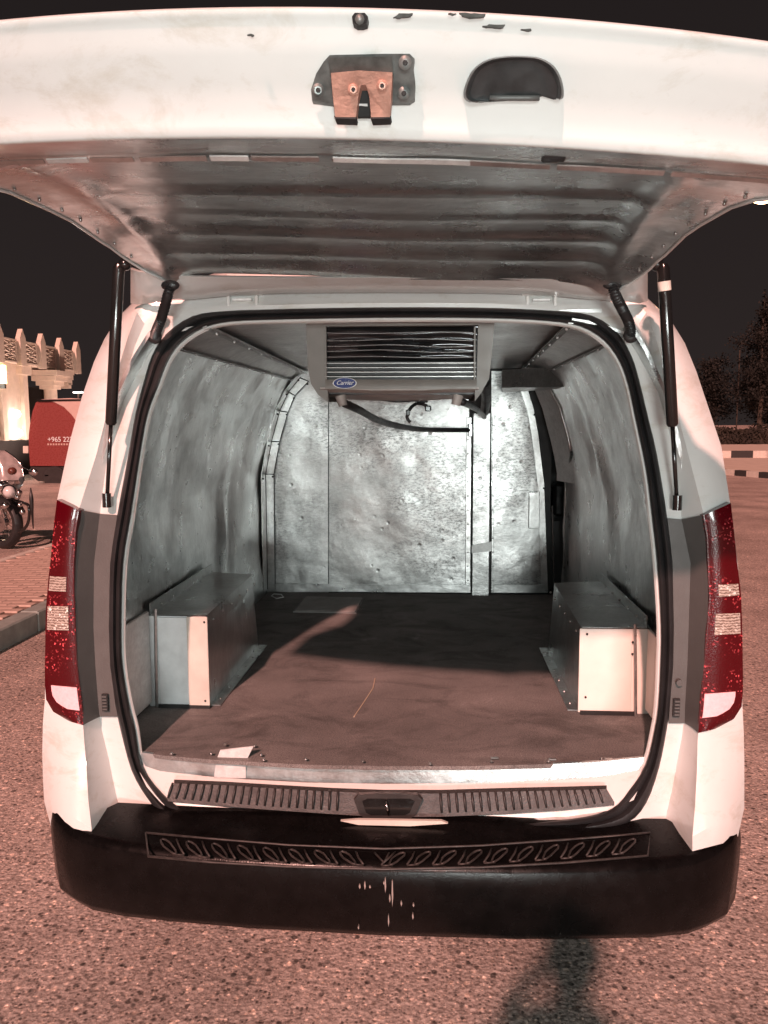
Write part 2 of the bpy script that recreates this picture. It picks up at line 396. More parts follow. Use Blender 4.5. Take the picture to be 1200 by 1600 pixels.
C2OFF = [.03, .03, .02, .015, .01, .006, .004, .004, .004, .004, .012, .014, .016, .02, .02, .02]
SOFF = [-.03, -.03, -.03, -.035, -.04, -.04, -.04, -.04, -.03, -.02, .01, .03, .045, .06, .08, .12]
def ring_pts(T):
    out = []
    for k, (c0, c2, c1, sl_) in enumerate(T):
        Y0 = Yp(c0[1])
        P0 = W(*c0, Y0+.004); P2 = W(*c2, Yp(c2[1])+C2OFF[k]); P1 = W(*c1, Yp(c1[1])+C1OFF[k]); PS = W(*sl_, Yp(sl_[1])+SOFF[k])
        out.append((P0, P2, P1, PS))
    return out
RL = ring_pts(TL); RR = ring_pts(TR)
def sidepoint(P1, PS, t, off=0):
    p = P1.lerp(PS, t); p = p.copy(); p.y = P1.y+(PS.y-P1.y)*(t**2.4)-off
    # keep the picture position: re-project at the new depth
    q = P1.lerp(PS, t); s = p.y/q.y
    return CAMP+(q-CAMP)*s
def shellrow(R):
    P0, P2, P1, PS = R; sgn = 1 if PS.x > 0 else -1
    row = [P0, P0.lerp(P2, .5), P2, P2.lerp(P1, .5), P1]
    row += [sidepoint(P1, PS, t) for t in (.2, .4, .6, .8, .92)]+[PS]
    far = Vector((PS.x+sgn*.004, PS.y+.05, PS.z)); row.append(far)
    xw = min(abs(far.x)+.006, .965)
    top = PS.z > 1.75
    row += [Vector((sgn*xw, 2.45, PS.z+(.01 if top else 0))), Vector((sgn*xw, 3.2, PS.z+(.02 if top else 0))), Vector((sgn*xw, 5.3, PS.z+(.01 if top else 0)))]
    k = 1 if PS.z < 1.15 else max(0, 1-(PS.z-1.15)*1.0)
    row.append(Vector((sgn*xw*.97, 6.35*k+5.55*(1-k), PS.z)))
    row.append(Vector((sgn*xw*.75, 6.9*k+5.7*(1-k), PS.z*.99)))
    return row
rows = [shellrow(R) for R in RL]
topx = [(350, 486), (430, 483), (520, 481), (600, 480), (690, 480), (770, 481), (860, 485)]
for (px, py) in topx:
    P0 = W(px, py, 2.224); x = P0.x
    cz = 1.995+.02*(1-(x/.6)**2)
    row = [P0, P0+Vector((0, 0, .012)), Vector((x, 2.235, P0.z+.022)), Vector((x, 2.25, P0.z+.05)), Vector((x, 2.25, 1.95))]
    row += [Vector((x, 2.25+.02*t, 1.95+(cz-1.95)*t)) for t in (.2, .4, .6, .8, .92)]
    row += [Vector((x*1.02, 2.30, cz+.01)), Vector((x*1.04, 2.36, cz+.016)), Vector((x*1.05, 2.45, cz+.02)), Vector((x*1.08, 3.2, cz+.035)), Vector((x*1.08, 5.3, cz+.01)), Vector((x*1.05, 5.75, cz-.12)), Vector((x*1.0, 5.95, cz-.25))]
    rows.append(row)
rows += [shellrow(R) for R in reversed(RR)]
body = MB().grid(rows).build('body_shell', WHITE, VAN, True, 28)
# lower skirts, floor pan, bonnet and cab closing the body
for sx, nm in ((-1, 'sill_panel'), (1, 'sill_panel')):
    MB().cbox((sx*.90, 2.5, .26), (sx*.955, 6.3, .46), .02).build(nm, WHITE, VAN)
MB().box((-.9, 2.15, .40), (.9, 6.4, .575)).build('floor_pan', DARKV, VAN)
MB().prism([(-.92, 6.3, .3), (-.92, 6.95, .3), (-.92, 7.0, .75), (-.92, 6.7, .98), (-.92, 5.9, 1.12), (-.92, 5.9, .3)], (1.84, 0, 0)).build('bonnet', WHITE, VAN)
MB().quadbox([(-.80, 6.1, 1.10), (.80, 6.1, 1.10), (.62, 5.62, 1.82), (-.62, 5.62, 1.82)], (0, .01, .01)).build('windscreen', GLASSD, VAN)
for sx in (-1, 1):
    MB().quadbox([(sx*.972, 4.75, 1.15), (sx*.972, 5.6, 1.12), (sx*.86, 5.35, 1.62), (sx*.86, 4.75, 1.64)], (sx*.006, 0, 0)).build('cab_window', GLASSD, VAN)
    for wy in (2.95, 6.15):
        w = MB(); rr = .33
        prof = [(.20, -.10), (.30, -.105), (.325, -.08), (.33, 0), (.325, .08), (.30, .105), (.20, .10)]
        w.grid([[Vector((sx*.84+b, wy+a*math.cos(t), .33+a*math.sin(t))) for a, b in prof] for t in [2*math.pi*i/28 for i in range(29)]])
        wh = w.build('wheel', RUBBER, VAN, True, 40)
        MB().tube([(sx*.84+sx*.02, wy, .33), (sx*.84+sx*.075, wy, .33)], .205, 24).build('rim', GREYM, wh, True, 40)

# ---- weather seal round the opening
OUT = [TL[k][0] for k in range(1, 16)]+topx+[TR[k][0] for k in range(15, 0, -1)]
INN = [(283,1262),(255,1240),(222,1195),(212,1140),(202,1100),(192,1040),(190,980),(193,880),(205,805),(219,712),(231,648),(248,602),(262,566),(282,537),(318,513),
       (360,503),(430,500),(520,498),(600,497),(690,497),(770,498),(855,502),
       (908,511),(945,534),(968,566),(981,602),(991,648),(1009,735),(1018,808),(1026,880),(1032,980),(1031,1040),(1028,1100),(1022,1140),(1008,1195),(980,1235),(955,1262)]
BOUT = [(920,1300),(850,1306),(740,1309),(600,1309),(480,1307),(359,1303),(300,1292)]
BIN = [(915,1276),(840,1284),(740,1290),(600,1291),(480,1289),(375,1284),(312,1274)]
OUTL = OUT+BOUT; INNL = INN+BIN
def seal_ring(t, off):
    r = []
    for a, b_ in zip(OUTL, INNL):
        px = a[0]+(b_[0]-a[0])*t; py = a[1]+(b_[1]-a[1])*t
        r.append(W(px, py, Yp(py)-off))
    return r
def smooth_closed(r, n=3):
    k = len(r); out = []
    for i in range(k):
        p0, p1, p2, p3 = r[i-1], r[i], r[(i+1) % k], r[(i+2) % k]
        for j in range(n):
            t = j/n; out.append(.5*((2*p1)+(p2-p0)*t+(2*p0-5*p1+4*p2-p3)*t*t+(3*p1-p0-3*p2+p3)*t**3))
    return out
prof = [(0, -.006), (.03, .008), (.15, .016), (.32, .018), (.45, .010), (.52, .003), (.60, .012), (.75, .017), (.9, .012), (1.0, -.004), (1.0, -.03)]
MB().grid([smooth_closed(seal_ring(t, o)) for t, o in prof], close=True).build('weather_seal', RUBBER, VAN, True, 50)
# white pinch flange inside the seal
def lip_ring(e, dy):
    r = []
    for k, (px, py) in enumerate(INNL):
        cx, cy = 612, 900
        dx, dyy = cx-px, cy-py; L = math.hypot(dx, dyy)
        r.append(W(px+dx/L*e, py+dyy/L*e, Yp(py)+dy))
    return r
MB().grid([smooth_closed(lip_ring(e, dy)) for e, dy in ((-3, .006), (3, .004), (6, .010), (7, .035))], close=True).build('door_flange', WHITE, VAN, True, 40)

# ---- grey trims between seal and lamps, top and bottom rows as in the photo
def trim(R, lo, hi, T, extra_low, name='corner_trim'):
    rws = []
    for k in range(lo, hi+1):
        P0, P2, P1, PS = R[k]
        rws.append([P0, P0.lerp(P2, .5), P2, P2.lerp(P1, .5), P1])
    low = [W(px, py, Yp(py)+o) for (px, py), o in extra_low]
    rws.insert(0, low)
    rws = [[CAMP+(p-CAMP)*.9955 for p in r] for r in rws]
    return solid(rws, (0, .004, 0)).build(name, TRIM, VAN, True, 25)
tl_ = trim(RL, 5, 9, TL, [((184, 1120), .003), ((170, 1120), .004), ((156, 1120), .007), ((143, 1126), -.03), ((130, 1133), -.062)])
tr_ = trim(RR, 5, 9, TR, [((1045, 1130), .003), ((1058, 1130), .004), ((1070, 1130), .007), ((1081, 1137), -.03), ((1091, 1145), -.062)])
for tr, c0, s in ((tl_, (164, 1098), 1), (tr_, (1057, 1106), -1)):     # little toothed lock vents in the trims
    p = W(*c0, 2.106); mb = MB().box((p.x-.009, p.y-.001, p.z-.026), (p.x+.009, p.y+.004, p.z+.026)); v = mb.build('vent_recess', SEAM, tr)
    t = MB()
    for i in range(5): t.box((p.x-.006, p.y-.005, p.z-.021+i*.0095), (p.x+.007, p.y+.002, p.z-.0165+i*.0095))
    t.build('vent_tooth', TRIM, tr)
p = W(1061, 1066, 2.106); MB().tube([p+Vector((0, .002, 0)), p+Vector((0, -.008, 0))], .009, 14).build('trim_plug', TRIM, tr_, True, 30)

# ---- tail lamps
LROW = [((123,797),(89,781)), ((118,830),(84,820)), ((115,880),(79,875)), ((115,903),(76,900)), ((115,925),(74,923)), ((116,948),(72,947)), ((117,985),(71,984)), ((120,1040),(70,1040)), ((124,1075),(70,1070)), ((127,1100),(72,1093)), ((129,1118),(83,1112)), ((130,1133),(108,1127))]
RROW = [((1100,805),(1142,786)), ((1105,840),(1147,830)), ((1107,885),(1152,880)), ((1108,915),(1156,912)), ((1109,934),(1158,930)), ((1107,960),(1159,958)), ((1104,993),(1160,990)), ((1100,1050),(1161,1050)), ((1096,1085),(1161,1080)), ((1094,1111),(1159,1104)), ((1092,1130),(1147,1123)), ((1091,1145),(1118,1139))]
def lamp_pt(rw, v, t, off):
    i = min(int(v), len(rw)-2); f = v-i
    a, b_ = rw[i], rw[i+1]
    c = (a[0][0]+(b_[0][0]-a[0][0])*f, a[0][1]+(b_[0][1]-a[0][1])*f); s = (a[1][0]+(b_[1][0]-a[1][0])*f, a[1][1]+(b_[1][1]-a[1][1])*f)
    Y1 = Yp(c[1])-.068; Y2 = Yp(s[1])-.060
    px = c[0]+(s[0]-c[0])*t; py = c[1]+(s[1]-c[1])*t
    tt = min(1, t); px = c[0]+(s[0]-c[0])*tt; py = c[1]+(s[1]-c[1])*tt
    q = W(px, py, Y1+(Y2-Y1)*max(0, tt)**2.2-.008*math.sin(math.pi*max(0, tt))-off)
    if t > 1: q += Vector((.006 if px > 600 else -.006, .07, 0))
    return q
for rw in (LROW, RROW):
    lampp = solid([[lamp_pt(rw, v*.5, t, 0) for t in (-.02, 0, .06, .15, .3, .45, .6, .75, .88, .96, 1.0, 1.06)] for v in range(0, 23)], (0, .03, 0)).build('tail_lamp', REDL, VAN, True, 35)
    def patch(v0, v1, t0, t1, mat, name, n=4):
        vv = [v0+(v1-v0)*i/n for i in range(n+1)]; tt = [t0+(t1-t0)*i/n for i in range(n+1)]
        solid([[lamp_pt(rw, a, t, .002) for t in tt] for a in vv], (0, .003, 0)).build(name, mat, lampp, True, 35)
    patch(3.0, 4.0, .30, .95, CLEARL, 'clear_lens'); patch(5.0, 6.0, .22, .95, CLEARL, 'clear_lens')
    # reflector with a cut lower outer corner
    rr_ = []
    for a, te in ((8.0, .82), (8.35, .82), (8.7, .80), (9.1, .72), (9.4, .60), (9.6, .46)):
        rr_.append([lamp_pt(rw, a, .08+(te-.08)*i/5, .003) for i in range(6)])
    solid(rr_, (0, .003, 0)).build('reflector', REFL, lampp, True, 35)

# ---- rear header details: hinges
for px0, px1 in ((348, 410), (815, 877)):
    h = MB()
    a = W(px0, 456, 2.235); b_ = W(px1, 452, 2.235)
    h.cbox((a.x, 2.222, a.z-.012), (b_.x, 2.26, a.z+.002), .003)
    h.cbox((a.x+.012, 2.226, a.z-.045), (a.x+.022, 2.25, a.z-.012), .002); h.cbox((b_.x-.022, 2.226, a.z-.045), (b_.x-.012, 2.25, a.z-.012), .002)
    hi_ = h.build('hinge', WHITE, VAN)
    MB().cbox((a.x+.03, 2.222, a.z-.028), (b_.x-.03, 2.245, a.z-.020), .002).build('hinge_pin', GALV, hi_)

# ---- sill: floor edge strip, painted threshold, ribbed plastic plate with striker
def sx(px, py, Y): return W(px, py, Y)
edge_top = [(222,1176),(260,1181),(330,1187),(385,1190),(480,1195),(600,1197),(740,1197),(860,1194),(940,1190),(1006,1183)]
strip_bot = [(212,1192),(250,1205),(330,1214),(385,1218),(480,1223),(600,1225),(740,1224),(860,1219),(940,1214),(1012,1200)]
low = [(222,1215),(255,1232),(330,1236),(385,1238),(480,1243),(600,1247),(740,1245),(860,1240),(950,1236),(1004,1218)]
low2 = [(240,1252),(266,1268),(330,1276),(385,1280),(480,1285),(600,1288),(740,1287),(860,1280),(955,1266),(990,1250)]
solid([[W(*p, 2.118) for p in edge_top], [W(*p, 2.112) for p in strip_bot]], (0, .01, 0)).build('floor_edge_strip', FLASH, VAN, True, 30)
solid([[W(*p, 2.111) for p in strip_bot], [W(*p, 2.085) for p in low], [W(*p, 2.052) for p in low2]], (0, .012, -.004)).build('threshold', WHITE, VAN, True, 30)
pl_t = [(272,1218),(350,1221),(430,1226),(520,1231),(600,1234),(690,1234),(790,1231),(880,1229),(948,1227)]
pl_b = [(262,1252),(350,1260),(430,1266),(520,1272),(600,1277),(690,1276),(790,1272),(880,1266),(960,1258)]
plate = solid([[W(p[0], p[1], 2.078) for p in pl_t], [W(p[0], p[1]+6, 2.062) for p in pl_t], [W(p[0], p[1]-5, 2.045) for p in pl_b], [W(*p, 2.042) for p in pl_b]], (0, .01, -.006)).build('sill_plate', SILLP, VAN, True, 30)
def plerp(tab, px):
    return interp([(a, b_) for a, b_ in tab], px)
for px in [270+i*12.3 for i in range(22)]+[688+i*12.3 for i in range(21)]:
    if px > 940: continue
    yt = plerp(pl_t, px)+5; yb = plerp(pl_b, px)-6; lean = (600-px)*.012*2
    a = W(px, yt, 2.060); b_ = W(px-lean, yb, 2.041)
    MB().tube([a, a.lerp(b_, .5)+Vector((0, -.001, .001)), b_], [.0035, .0042, .003], 5).build('rib', SILLP, plate, True)
stk = [(553,1250),(560,1242),(600,1240),(652,1242),(660,1250),(650,1272),(642,1279),(570,1279),(561,1272)]
sp_ = MB().prism([W(*p, 2.037) for p in stk], (0, .014, 0)).build('striker_housing', SILLP, VAN)
inner = [(566,1252),(574,1248),(640,1248),(648,1252),(640,1270),(632,1274),(580,1274),(572,1270)]
MB().prism([W(*p, 2.0355) for p in inner], (0, .01, 0)).build('striker_recess', GLOSSB, sp_)
MB().tube([W(603, 1252, 2.03), W(605, 1262, 2.022), W(607, 1273, 2.03)], .0035, 8).build('striker_loop', CHROME, sp_, True)
# folded galvanised bracket at the left of the sill
br = [(344,1172),(396,1166),(384,1190),(384,1216),(334,1216),(338,1188)]
MB().prism([W(*p, 2.107) for p in br], (0, .004, 0)).build('folded_bracket', GALV, VAN)
for px, py in ((268,1178),(330,1178),(352,1164),(398,1166),(408,1180),(412,1188),(478,1187),(567,1190),(672,1194),(768,1190),(857,1190),(940,1186)):
    q = WZ(px, py, .6015)
    MB().tube([q, q+Vector((0, 0, .004))], [.006, .003], 8).build('floor_screw', FLASH, VAN, True)
for px, py in ((768,1192),(858,1190),(945,1186)):
    q = WZ(px, py, .602); q2 = WZ(px+16, py+12, .602)
    q.y = max(q.y, 2.125); MB().box((q.x, q.y, .600), (q.x+.022, q.y+.006, .603)).build('metal_tab', FLASH, VAN)

# ---- bumper
xs = [-.975, -.972, -.955, -.915, -.86, -.80, -.70, -.55, -.35, -.15, 0, .15, .35, .55, .70, .80, .86, .915, .955, .972, .975]
def bumpY(x):
    return interp([(0, 1.845), (.35, 1.852), (.55, 1.866), (.70, 1.885), (.80, 1.91), (.86, 1.94), (.915, 1.975), (.955, 2.03), (.972, 2.11), (.975, 2.50)], abs(x))
rows = []
for x in xs:
    Y = bumpY(x); ax = abs(x)
    zt = interp([(0, .437), (.55, .442), (.80, .447), (.86, .455), (.915, .475), (.955, .492), (.975, .49)], ax)
    zb = interp([(0, .228), (.55, .228), (.80, .222), (.915, .225), (.975, .24)], ax)
    sgn = 1 if x > 0 else (-1 if x < 0 else 0)
    top_in = Vector((x*.985 if ax > .86 else x*.97, max(Y+.06, 2.06 if ax < .86 else Y+.04), zt+.022 if ax < .82 else zt+.003))
    if ax > .955: top_in = Vector((x-.02*sgn, Y, zt))
    def n(o): return Vector((x+sgn*(o*.6 if ax > .85 else 0), Y-(o if ax < .96 else 0), 0))
    r = [top_in, Vector((x, Y+.018, zt+.002)), n(.0)+Vector((0, 0, zt-.004)), n(.008)+Vector((0, 0, zt-.020)), n(.012)+Vector((0, 0, zt-.06)), n(.010)+Vector((0, 0, (zt+zb)/2)), n(.004)+Vector((0, 0, zb+.03)), n(-.008)+Vector((0, 0, zb+.008)), n(-.03)+Vector((0, 0, zb)), n(-.10)+Vector((0, 0, zb+.01))]
    rows.append(r)
bumper = MB().grid(rows).build('rear_bumper', BLACKP, VAN, True, 50)
# step recess frame and slanted tread loops on the bumper top
ft = [(228,1303),(330,1312),(450,1322),(600,1328),(750,1323),(880,1314),(1016,1303)]
fb = [(232,1340),(330,1349),(450,1356),(600,1360),(750,1357),(880,1350),(1012,1339)]
def bz(px, py):       # point lying on the bumper's top step
    q = WZ(px, py, .452)
    k = max(0, min(1, (q.y-1.86)/.19)); return WZ(px, py, .442+.02*k)
MB().tube([bz(*p)+Vector((0, 0, .003)) for p in ft+fb[::-1]+ft[:1]], .003, 6).build('tread_frame', SCUFF, bumper, True)
for i in range(19):
    px = 262+i*40
    if abs(px-600) < 22: continue
    s = 1 if px < 600 else -1
    lp = []
    yt = interp(ft, px)+7; yb = interp(fb, px)-6
    for k in range(13):
        t = 2*math.pi*k/12
        u = math.cos(t)*8*(1 if math.sin(t) > 0 else .75); v = -math.sin(t)
        lp.append(bz(px+u*1.0+s*v*10+s*2, (yt+yb)/2+v*(yb-yt)/2)+Vector((0, 0, .004)))
    MB().tube(lp, .0028, 5, cap=False).build('tread_loop', SCUFF, bumper, True)
    q = [bz(px+s*8, yb), bz(px+s*26, yb+1)]; MB().tube([bz(px+s*26, yb)+Vector((0,0,.003)), bz(px+s*18, (yt+yb)/2)+Vector((0,0,.005)), bz(px+s*14, yt)+Vector((0,0,.003))], .0028, 5).build('tread_stroke', SCUFF, bumper, True)
    MB().tube([q[0]+Vector((0, 0, .003)), q[1]+Vector((0, 0, .003))], .0025, 5).build('tread_link', SCUFF, bumper, True)
MB().tube([bz(585, 1334)+Vector((0,0,.003)), bz(600, 1350)+Vector((0,0,.004)), bz(618, 1333)+Vector((0,0,.003))], .003, 5).build('tread_chevron', SCUFF, bumper, True)
# moulded lines between step and seal, worn light strip under the striker
MB().tube([W(300,1297,2.03), W(420,1312,2.0), W(600,1319,1.985), W(800,1312,2.0), W(930,1299,2.03)], .006, 8).build('bumper_ridge', BLACKP, bumper, True)
MB().prism([W(*p, 2.0) for p in ((532,1283),(560,1281),(690,1283),(700,1287),(640,1291),(560,1289))], (0, .01, 0)).build('worn_strip', KERBW, VAN)
# dried white drips on the bumper face
for px, py, L_, wd in tuple((a_, b__, c_*.9, d_*.55) for a_, b__, c_, d_ in ((562,1382,8,3.2),(570,1378,14,2.4),(578,1384,5,3),(602,1372,26,2.2),(609,1398,14,2.6),(613,1376,46,2.4),(607,1430,20,1.6),(627,1408,9,2.2),(646,1412,6,2.6),(645,1428,10,2.2),(560,1447,6,1.8),(600,1378,5,3))):
    q = [W(px-wd/2, py, 1.830), W(px+wd/2, py+1, 1.830), W(px+wd/3+1, py+L_*.6, 1.830), W(px, py+L_, 1.830), W(px-wd/2-.5, py+L_*.5, 1.830)]
    MB().prism(q, (0, .01, 0)).build('white_drip', WHITEMARK, bumper)
q = W(1022, 1245, 2.085); MB().tube([q+Vector((0, .01, 0)), q+Vector((0, -.004, 0))], [.010, .008], 14).build('body_plug', WHITE, VAN, True, 30)

# ==================================================================== interior
FZ = .592; BY = 4.34
sec = [(-.848, FZ), (-.850, .9), (-.846, 1.20), (-.842, 1.29), (-.806, 1.464), (-.758, 1.638), (-.701, 1.745), (-.655, 1.815)]
def wallrow(y, sgn, jit=0):
    f = 0 if y > 2.6 else (2.6-y)/.45*.02
    return [Vector((sgn*(-x)-sgn*f*0, y, z)) for x, z in sec]
def dens(pts, n):
    out = []
    for a, b_ in zip(pts, pts[1:]):
        for k in range(n): out.append(a.lerp(b_, k/n))
    return out+[pts[-1]]
from mathutils import noise as mn
def wobble(p, a, s=3.0): return a*mn.noise(Vector(p)*s)
def wallgrid(sgn, y0, y1, ny, clip=None):
    rws = []
    for i in range(ny+1):
        y = y0+(y1-y0)*i/ny; r = []
        base = dens(wallrow(y, sgn), 6)
        for p in base:
            yy = y
            if clip: yy = min(y, clip(p.z))
            w = wobble((p.x, yy, p.z), .012, 3.2)+wobble((p.x+9, yy, p.z), .004, 11)
            if sgn < 0:   # the big vertical crease in the left wall
                d_ = (yy-3.45)-(p.z-1.1)*.12; k = max(0, 1-abs(p.z-1.05)/.42)
                w += .028*math.exp(-(d_/.05)**2)*k-.022*math.exp(-((d_-.14)/.08)**2)*k
            else:
                d_ = (yy-3.25)-(p.z-1.35)*.3; k = max(0, 1-abs(p.z-1.4)/.35)
                w += .024*math.exp(-(d_/.07)**2)*k-.015*math.exp(-((d_-.15)/.09)**2)*k
            r.append(Vector((p.x-sgn*w, yy, p.z)))
        rws.append(r)
    return rws
solid(wallgrid(-1, 2.14, BY, 46), (-.012, 0, 0)).build('left_lining', WALLM, VAN, True, 60)
doorclip = lambda z: interp([(.6, 4.30), (1.22, 4.22), (1.27, 4.20), (1.41, 3.92), (1.6, 3.92), (1.76, 3.95), (1.9, 3.95)], z)
rgt = wallgrid(1, 2.14, 4.30, 46, doorclip)
solid(rgt, (.012, 0, 0)).build('right_lining', WALLM, VAN, True, 60)
# bright folded edge of the right lining along the door gap
edge = [p+Vector((-.006, -.004, 0)) for p in rgt[-1]]
MB().tube(edge, .007, 8).build('lining_edge', FLASH, VAN, True)
# sliding door inner skin seen through the gap, and its black handle
drow = []
for y in [3.80+.068*i for i in range(7)]:
    drow.append([Vector((-x+.012-.115*max(0, (y-3.92)/.5), y, z)) for x, z in [(-.842, 1.25), (-.842, 1.29), (-.826, 1.38), (-.806, 1.464), (-.758, 1.638), (-.69, 1.80)]])
door = solid(drow, (.01, 0, 0)).build('sliding_door', GALV, VAN, True, 60)
MB().cbox((.80, 4.40, 1.03), (.88, 4.55, 1.22), .03).build('door_handle', GLOSSB, door)
MB().cbox((.775, 4.45, .60), (.90, 4.46, 1.0), .002).build('door_jamb', DARKV, VAN)
MB().cbox((.74, 4.6, .60), (.92, 4.62, 1.9), .002).build('door_pillar', DARKV, VAN)
q0 = W(863, 790, 4.38); q1 = W(866, 924, 4.38)
MB().tube([q0, q1], .004, 6).build('jamb_edge', FLASH, VAN)
# ceiling and the slanted cove panels
crow = []
for i in range(25):
    y = 2.225+(BY-2.225)*i/24; r = []
    for j in range(21):
        x = -.60+1.2*j/20; r.append(Vector((x, y, 1.862-.0*x+wobble((x, y, 0), .010, 3))))
    crow.append(r)
solid(crow, (0, 0, .01)).build('ceiling_lining', CEIL, VAN, True, 60)
for sgn in (-1, 1):
    a0 = Vector((sgn*.66, 2.20, 1.795)); a1 = Vector((sgn*.66, BY, 1.808)); b0 = Vector((sgn*.515, 2.20, 1.835)); b1 = Vector((sgn*.60, BY, 1.850))
    cv = solid([[a0.lerp(a1, t/8), a0.lerp(a1, t/8).lerp(b0.lerp(b1, t/8), .5)+Vector((0, 0, .008)), b0.lerp(b1, t/8)] for t in range(9)], (0, 0, .008)).build('cove_panel', CEIL, VAN, True, 60)
    for (p, q) in ((a0, a1), (b0, b1)):
        MB().quadbox([p+Vector((-.010, 0, -.007)), p+Vector((.010, 0, -.007)), q+Vector((.010, -.01, -.007)), q+Vector((-.010, -.01, -.007))], (0, 0, .004)).build('cove_flashing', FLASH, cv)
        for k in range(9):
            c = p.lerp(q, (k+.5)/9)+Vector((0, 0, -.008)); MB().sphere(c, .005, 6, 4).build('rivet', GALV, cv, True)
# boxed duct over the sliding door
MB().quadbox([(.47, 4.0, 1.74), (.72, 3.55, 1.72), (.74, 3.75, 1.72), (.50, 4.3, 1.73)], (0, 0, .09)).build('door_duct', FLASH, VAN)
# floor
frow = []
bx = [(222,1176),(260,1181),(330,1187),(385,1190),(480,1195),(600,1197),(740,1197),(860,1194),(940,1190),(1006,1183)]
front = [(-.85, 2.16)]+[(lambda q: (q.x, q.y))(WZ(*p, FZ)) for p in bx]+[(.85, 2.17)]
for t in [i/10 for i in range(11)]:
    frow.append([Vector((x+( (-.85 if k == 0 else .85 if k == len(front)-1 else x)-x)*t, y+(BY+.0-y)*t, FZ)) for k, (x, y) in enumerate(front)])
solid(frow, (0, 0, -.012)).build('cargo_floor', CARPET, VAN)
floor_edge = solid([[W(p[0], p[1]-9, 2.118+.022) for p in bx], [W(*p, 2.116) for p in bx]], (0, .0, -.003))
# back wall of three sheets with a lapped post cover
def bw(px, py, dy=0): return W(px, py, BY+dy)
def backsheet(pts, mat=SHEET, nx=14, nz=22, name='bulkhead_sheet', dy=0, amp=.010):
    # pts: bottom-left, bottom-right, top-right, top-left pixels
    A, B, C, D = [bw(*p, dy) for p in pts]; rws = []
    for i in range(nz+1):
        l = A.lerp(D, i/nz); r = B.lerp(C, i/nz); rr = []
        for j in range(nx+1):
            q = l.lerp(r, j/nx); e = min(1, 4*j/nx, 4*(nx-j)/nx); q = q+Vector((0, -abs(wobble(q, amp, 3.5))*e-wobble(q+Vector((5, 0, 0)), .0025, 14)*e, 0)); rr.append(q)
        rws.append(rr)
    return solid(rws, (0, .006, 0)).build(name, mat, VAN, True, 60)
backsheet([(410,926),(513,926),(513,575),(440,575)], dy=.004)
backsheet([(513.6,924),(733,926),(733,575),(513.6,575)], dy=.0)
backsheet([(768,926),(856,926),(822,580),(768,580)], dy=.004)
MB().box((-.9, BY+.03, .5), (.78, BY+.04, 1.95)).build('bulkhead_core', DARKV, VAN)
# post cover: U channel standing proud with two flanges
def ubox(px0, px1, py0, py1, depth, name, mat):
    a = bw(px0, py1, -depth); b_ = bw(px1, py0, -depth)
    return MB().cbox((a.x, BY-depth, a.z), (b_.x, BY+.006, b_.z), .004).build(name, mat, VAN)
post = ubox(737, 767, 645, 932, .035, 'post_cover', SHEET)
ubox(727, 737, 652, 918, .006, 'post_flange', FLASH); ubox(767.5, 773, 640, 918, .006, 'post_flange', FLASH)
MB().quadbox([bw(737, 852, -.036), bw(768, 846, -.036), bw(768, 861, -.036), bw(737, 864, -.036)], (0, -.006, 0)).build('post_lap', GALV, post)
for k in range(12):
    c = bw(731, 665+k*22, -.008); MB().sphere(c, .005, 6, 4).build('rivet', GALV, post, True)
    c = bw(770.5, 665+k*22, -.008); MB().sphere(c, .005, 6, 4).build('rivet', GALV, post, True)
# skirting flashings and the strips that follow the curve of the left and right corners
MB().quadbox([bw(415, 924, -.012), bw(735, 926, -.012), bw(735, 914, -.012), bw(416, 912, -.012)], (0, .008, 0)).build('skirting_strip', FLASH, VAN)
MB().quadbox([bw(772, 926, -.012), bw(852, 926, -.012), bw(851, 914, -.012), bw(772, 914, -.012)], (0, .008, 0)).build('skirting_strip', FLASH, VAN)
ctr = [(417,921),(414,741),(423,690),(436,642),(450,612),(468,590)]
inn = [(430,921),(428,741),(437,690),(450,644),(461,618),(482,596)]
oth = [(404,926),(401,741),(411,688),(427,638),(437,606),(459,580)]
for k in range(5):
    MB().quadbox([bw(*ctr[k], -.010), bw(*inn[k], -.010), bw(*inn[k+1], -.010), bw(*ctr[k+1], -.010)], (0, .006, 0)).build('corner_flashing', FLASH, VAN)
    a = bw(*ctr[k], -.012); b_ = bw(*ctr[k+1], -.012)
    A = a+Vector((.004, 0, 0)); B = b_+Vector((.004, 0, 0)); sh = Vector((0, -.11, 0))
    MB().quadbox([A, B, B+sh+Vector((-.002, 0, 0)), A+sh+Vector((-.002, 0, 0))], (.004, 0, .002)).build('corner_flashing', FLASH, VAN)
    for c in (bw(inn[k+1][0]-2, inn[k+1][1]+4, -.013), B+sh*.85+Vector((.006, 0, -.02))):
        MB().sphere(c, .006, 6, 4).build('corner_rivet', SEAM, VAN, True)
def dline(a, b_, r_=.0022): MB().tube([a, b_], r_, 4).build('seam_line', SEAM, VAN)
for k in range(5):
    dline(bw(*ctr[k], -.014), bw(*ctr[k+1], -.014), .0035); dline(bw(*inn[k], -.011), bw(*inn[k+1], -.011))
    dline(bw(*ctr[k+1], -.012), bw(*inn[k+1], -.012), .0028)
    A = bw(*ctr[k], -.12)+Vector((.004, 0, 0)); B = bw(*ctr[k+1], -.12)+Vector((.004, 0, 0)); dline(A, B); dline(B, bw(*ctr[k+1], -.012)+Vector((.006, 0, 0)), .0028)
dline(bw(513.3, 924, -.006), bw(513.3, 590, -.006), .0022)
rc = [(856,922),(850,755),(841,680),(834,640),(823,603)]; ri = [(846,922),(840,755),(831,680),(824,640),(812,606)]
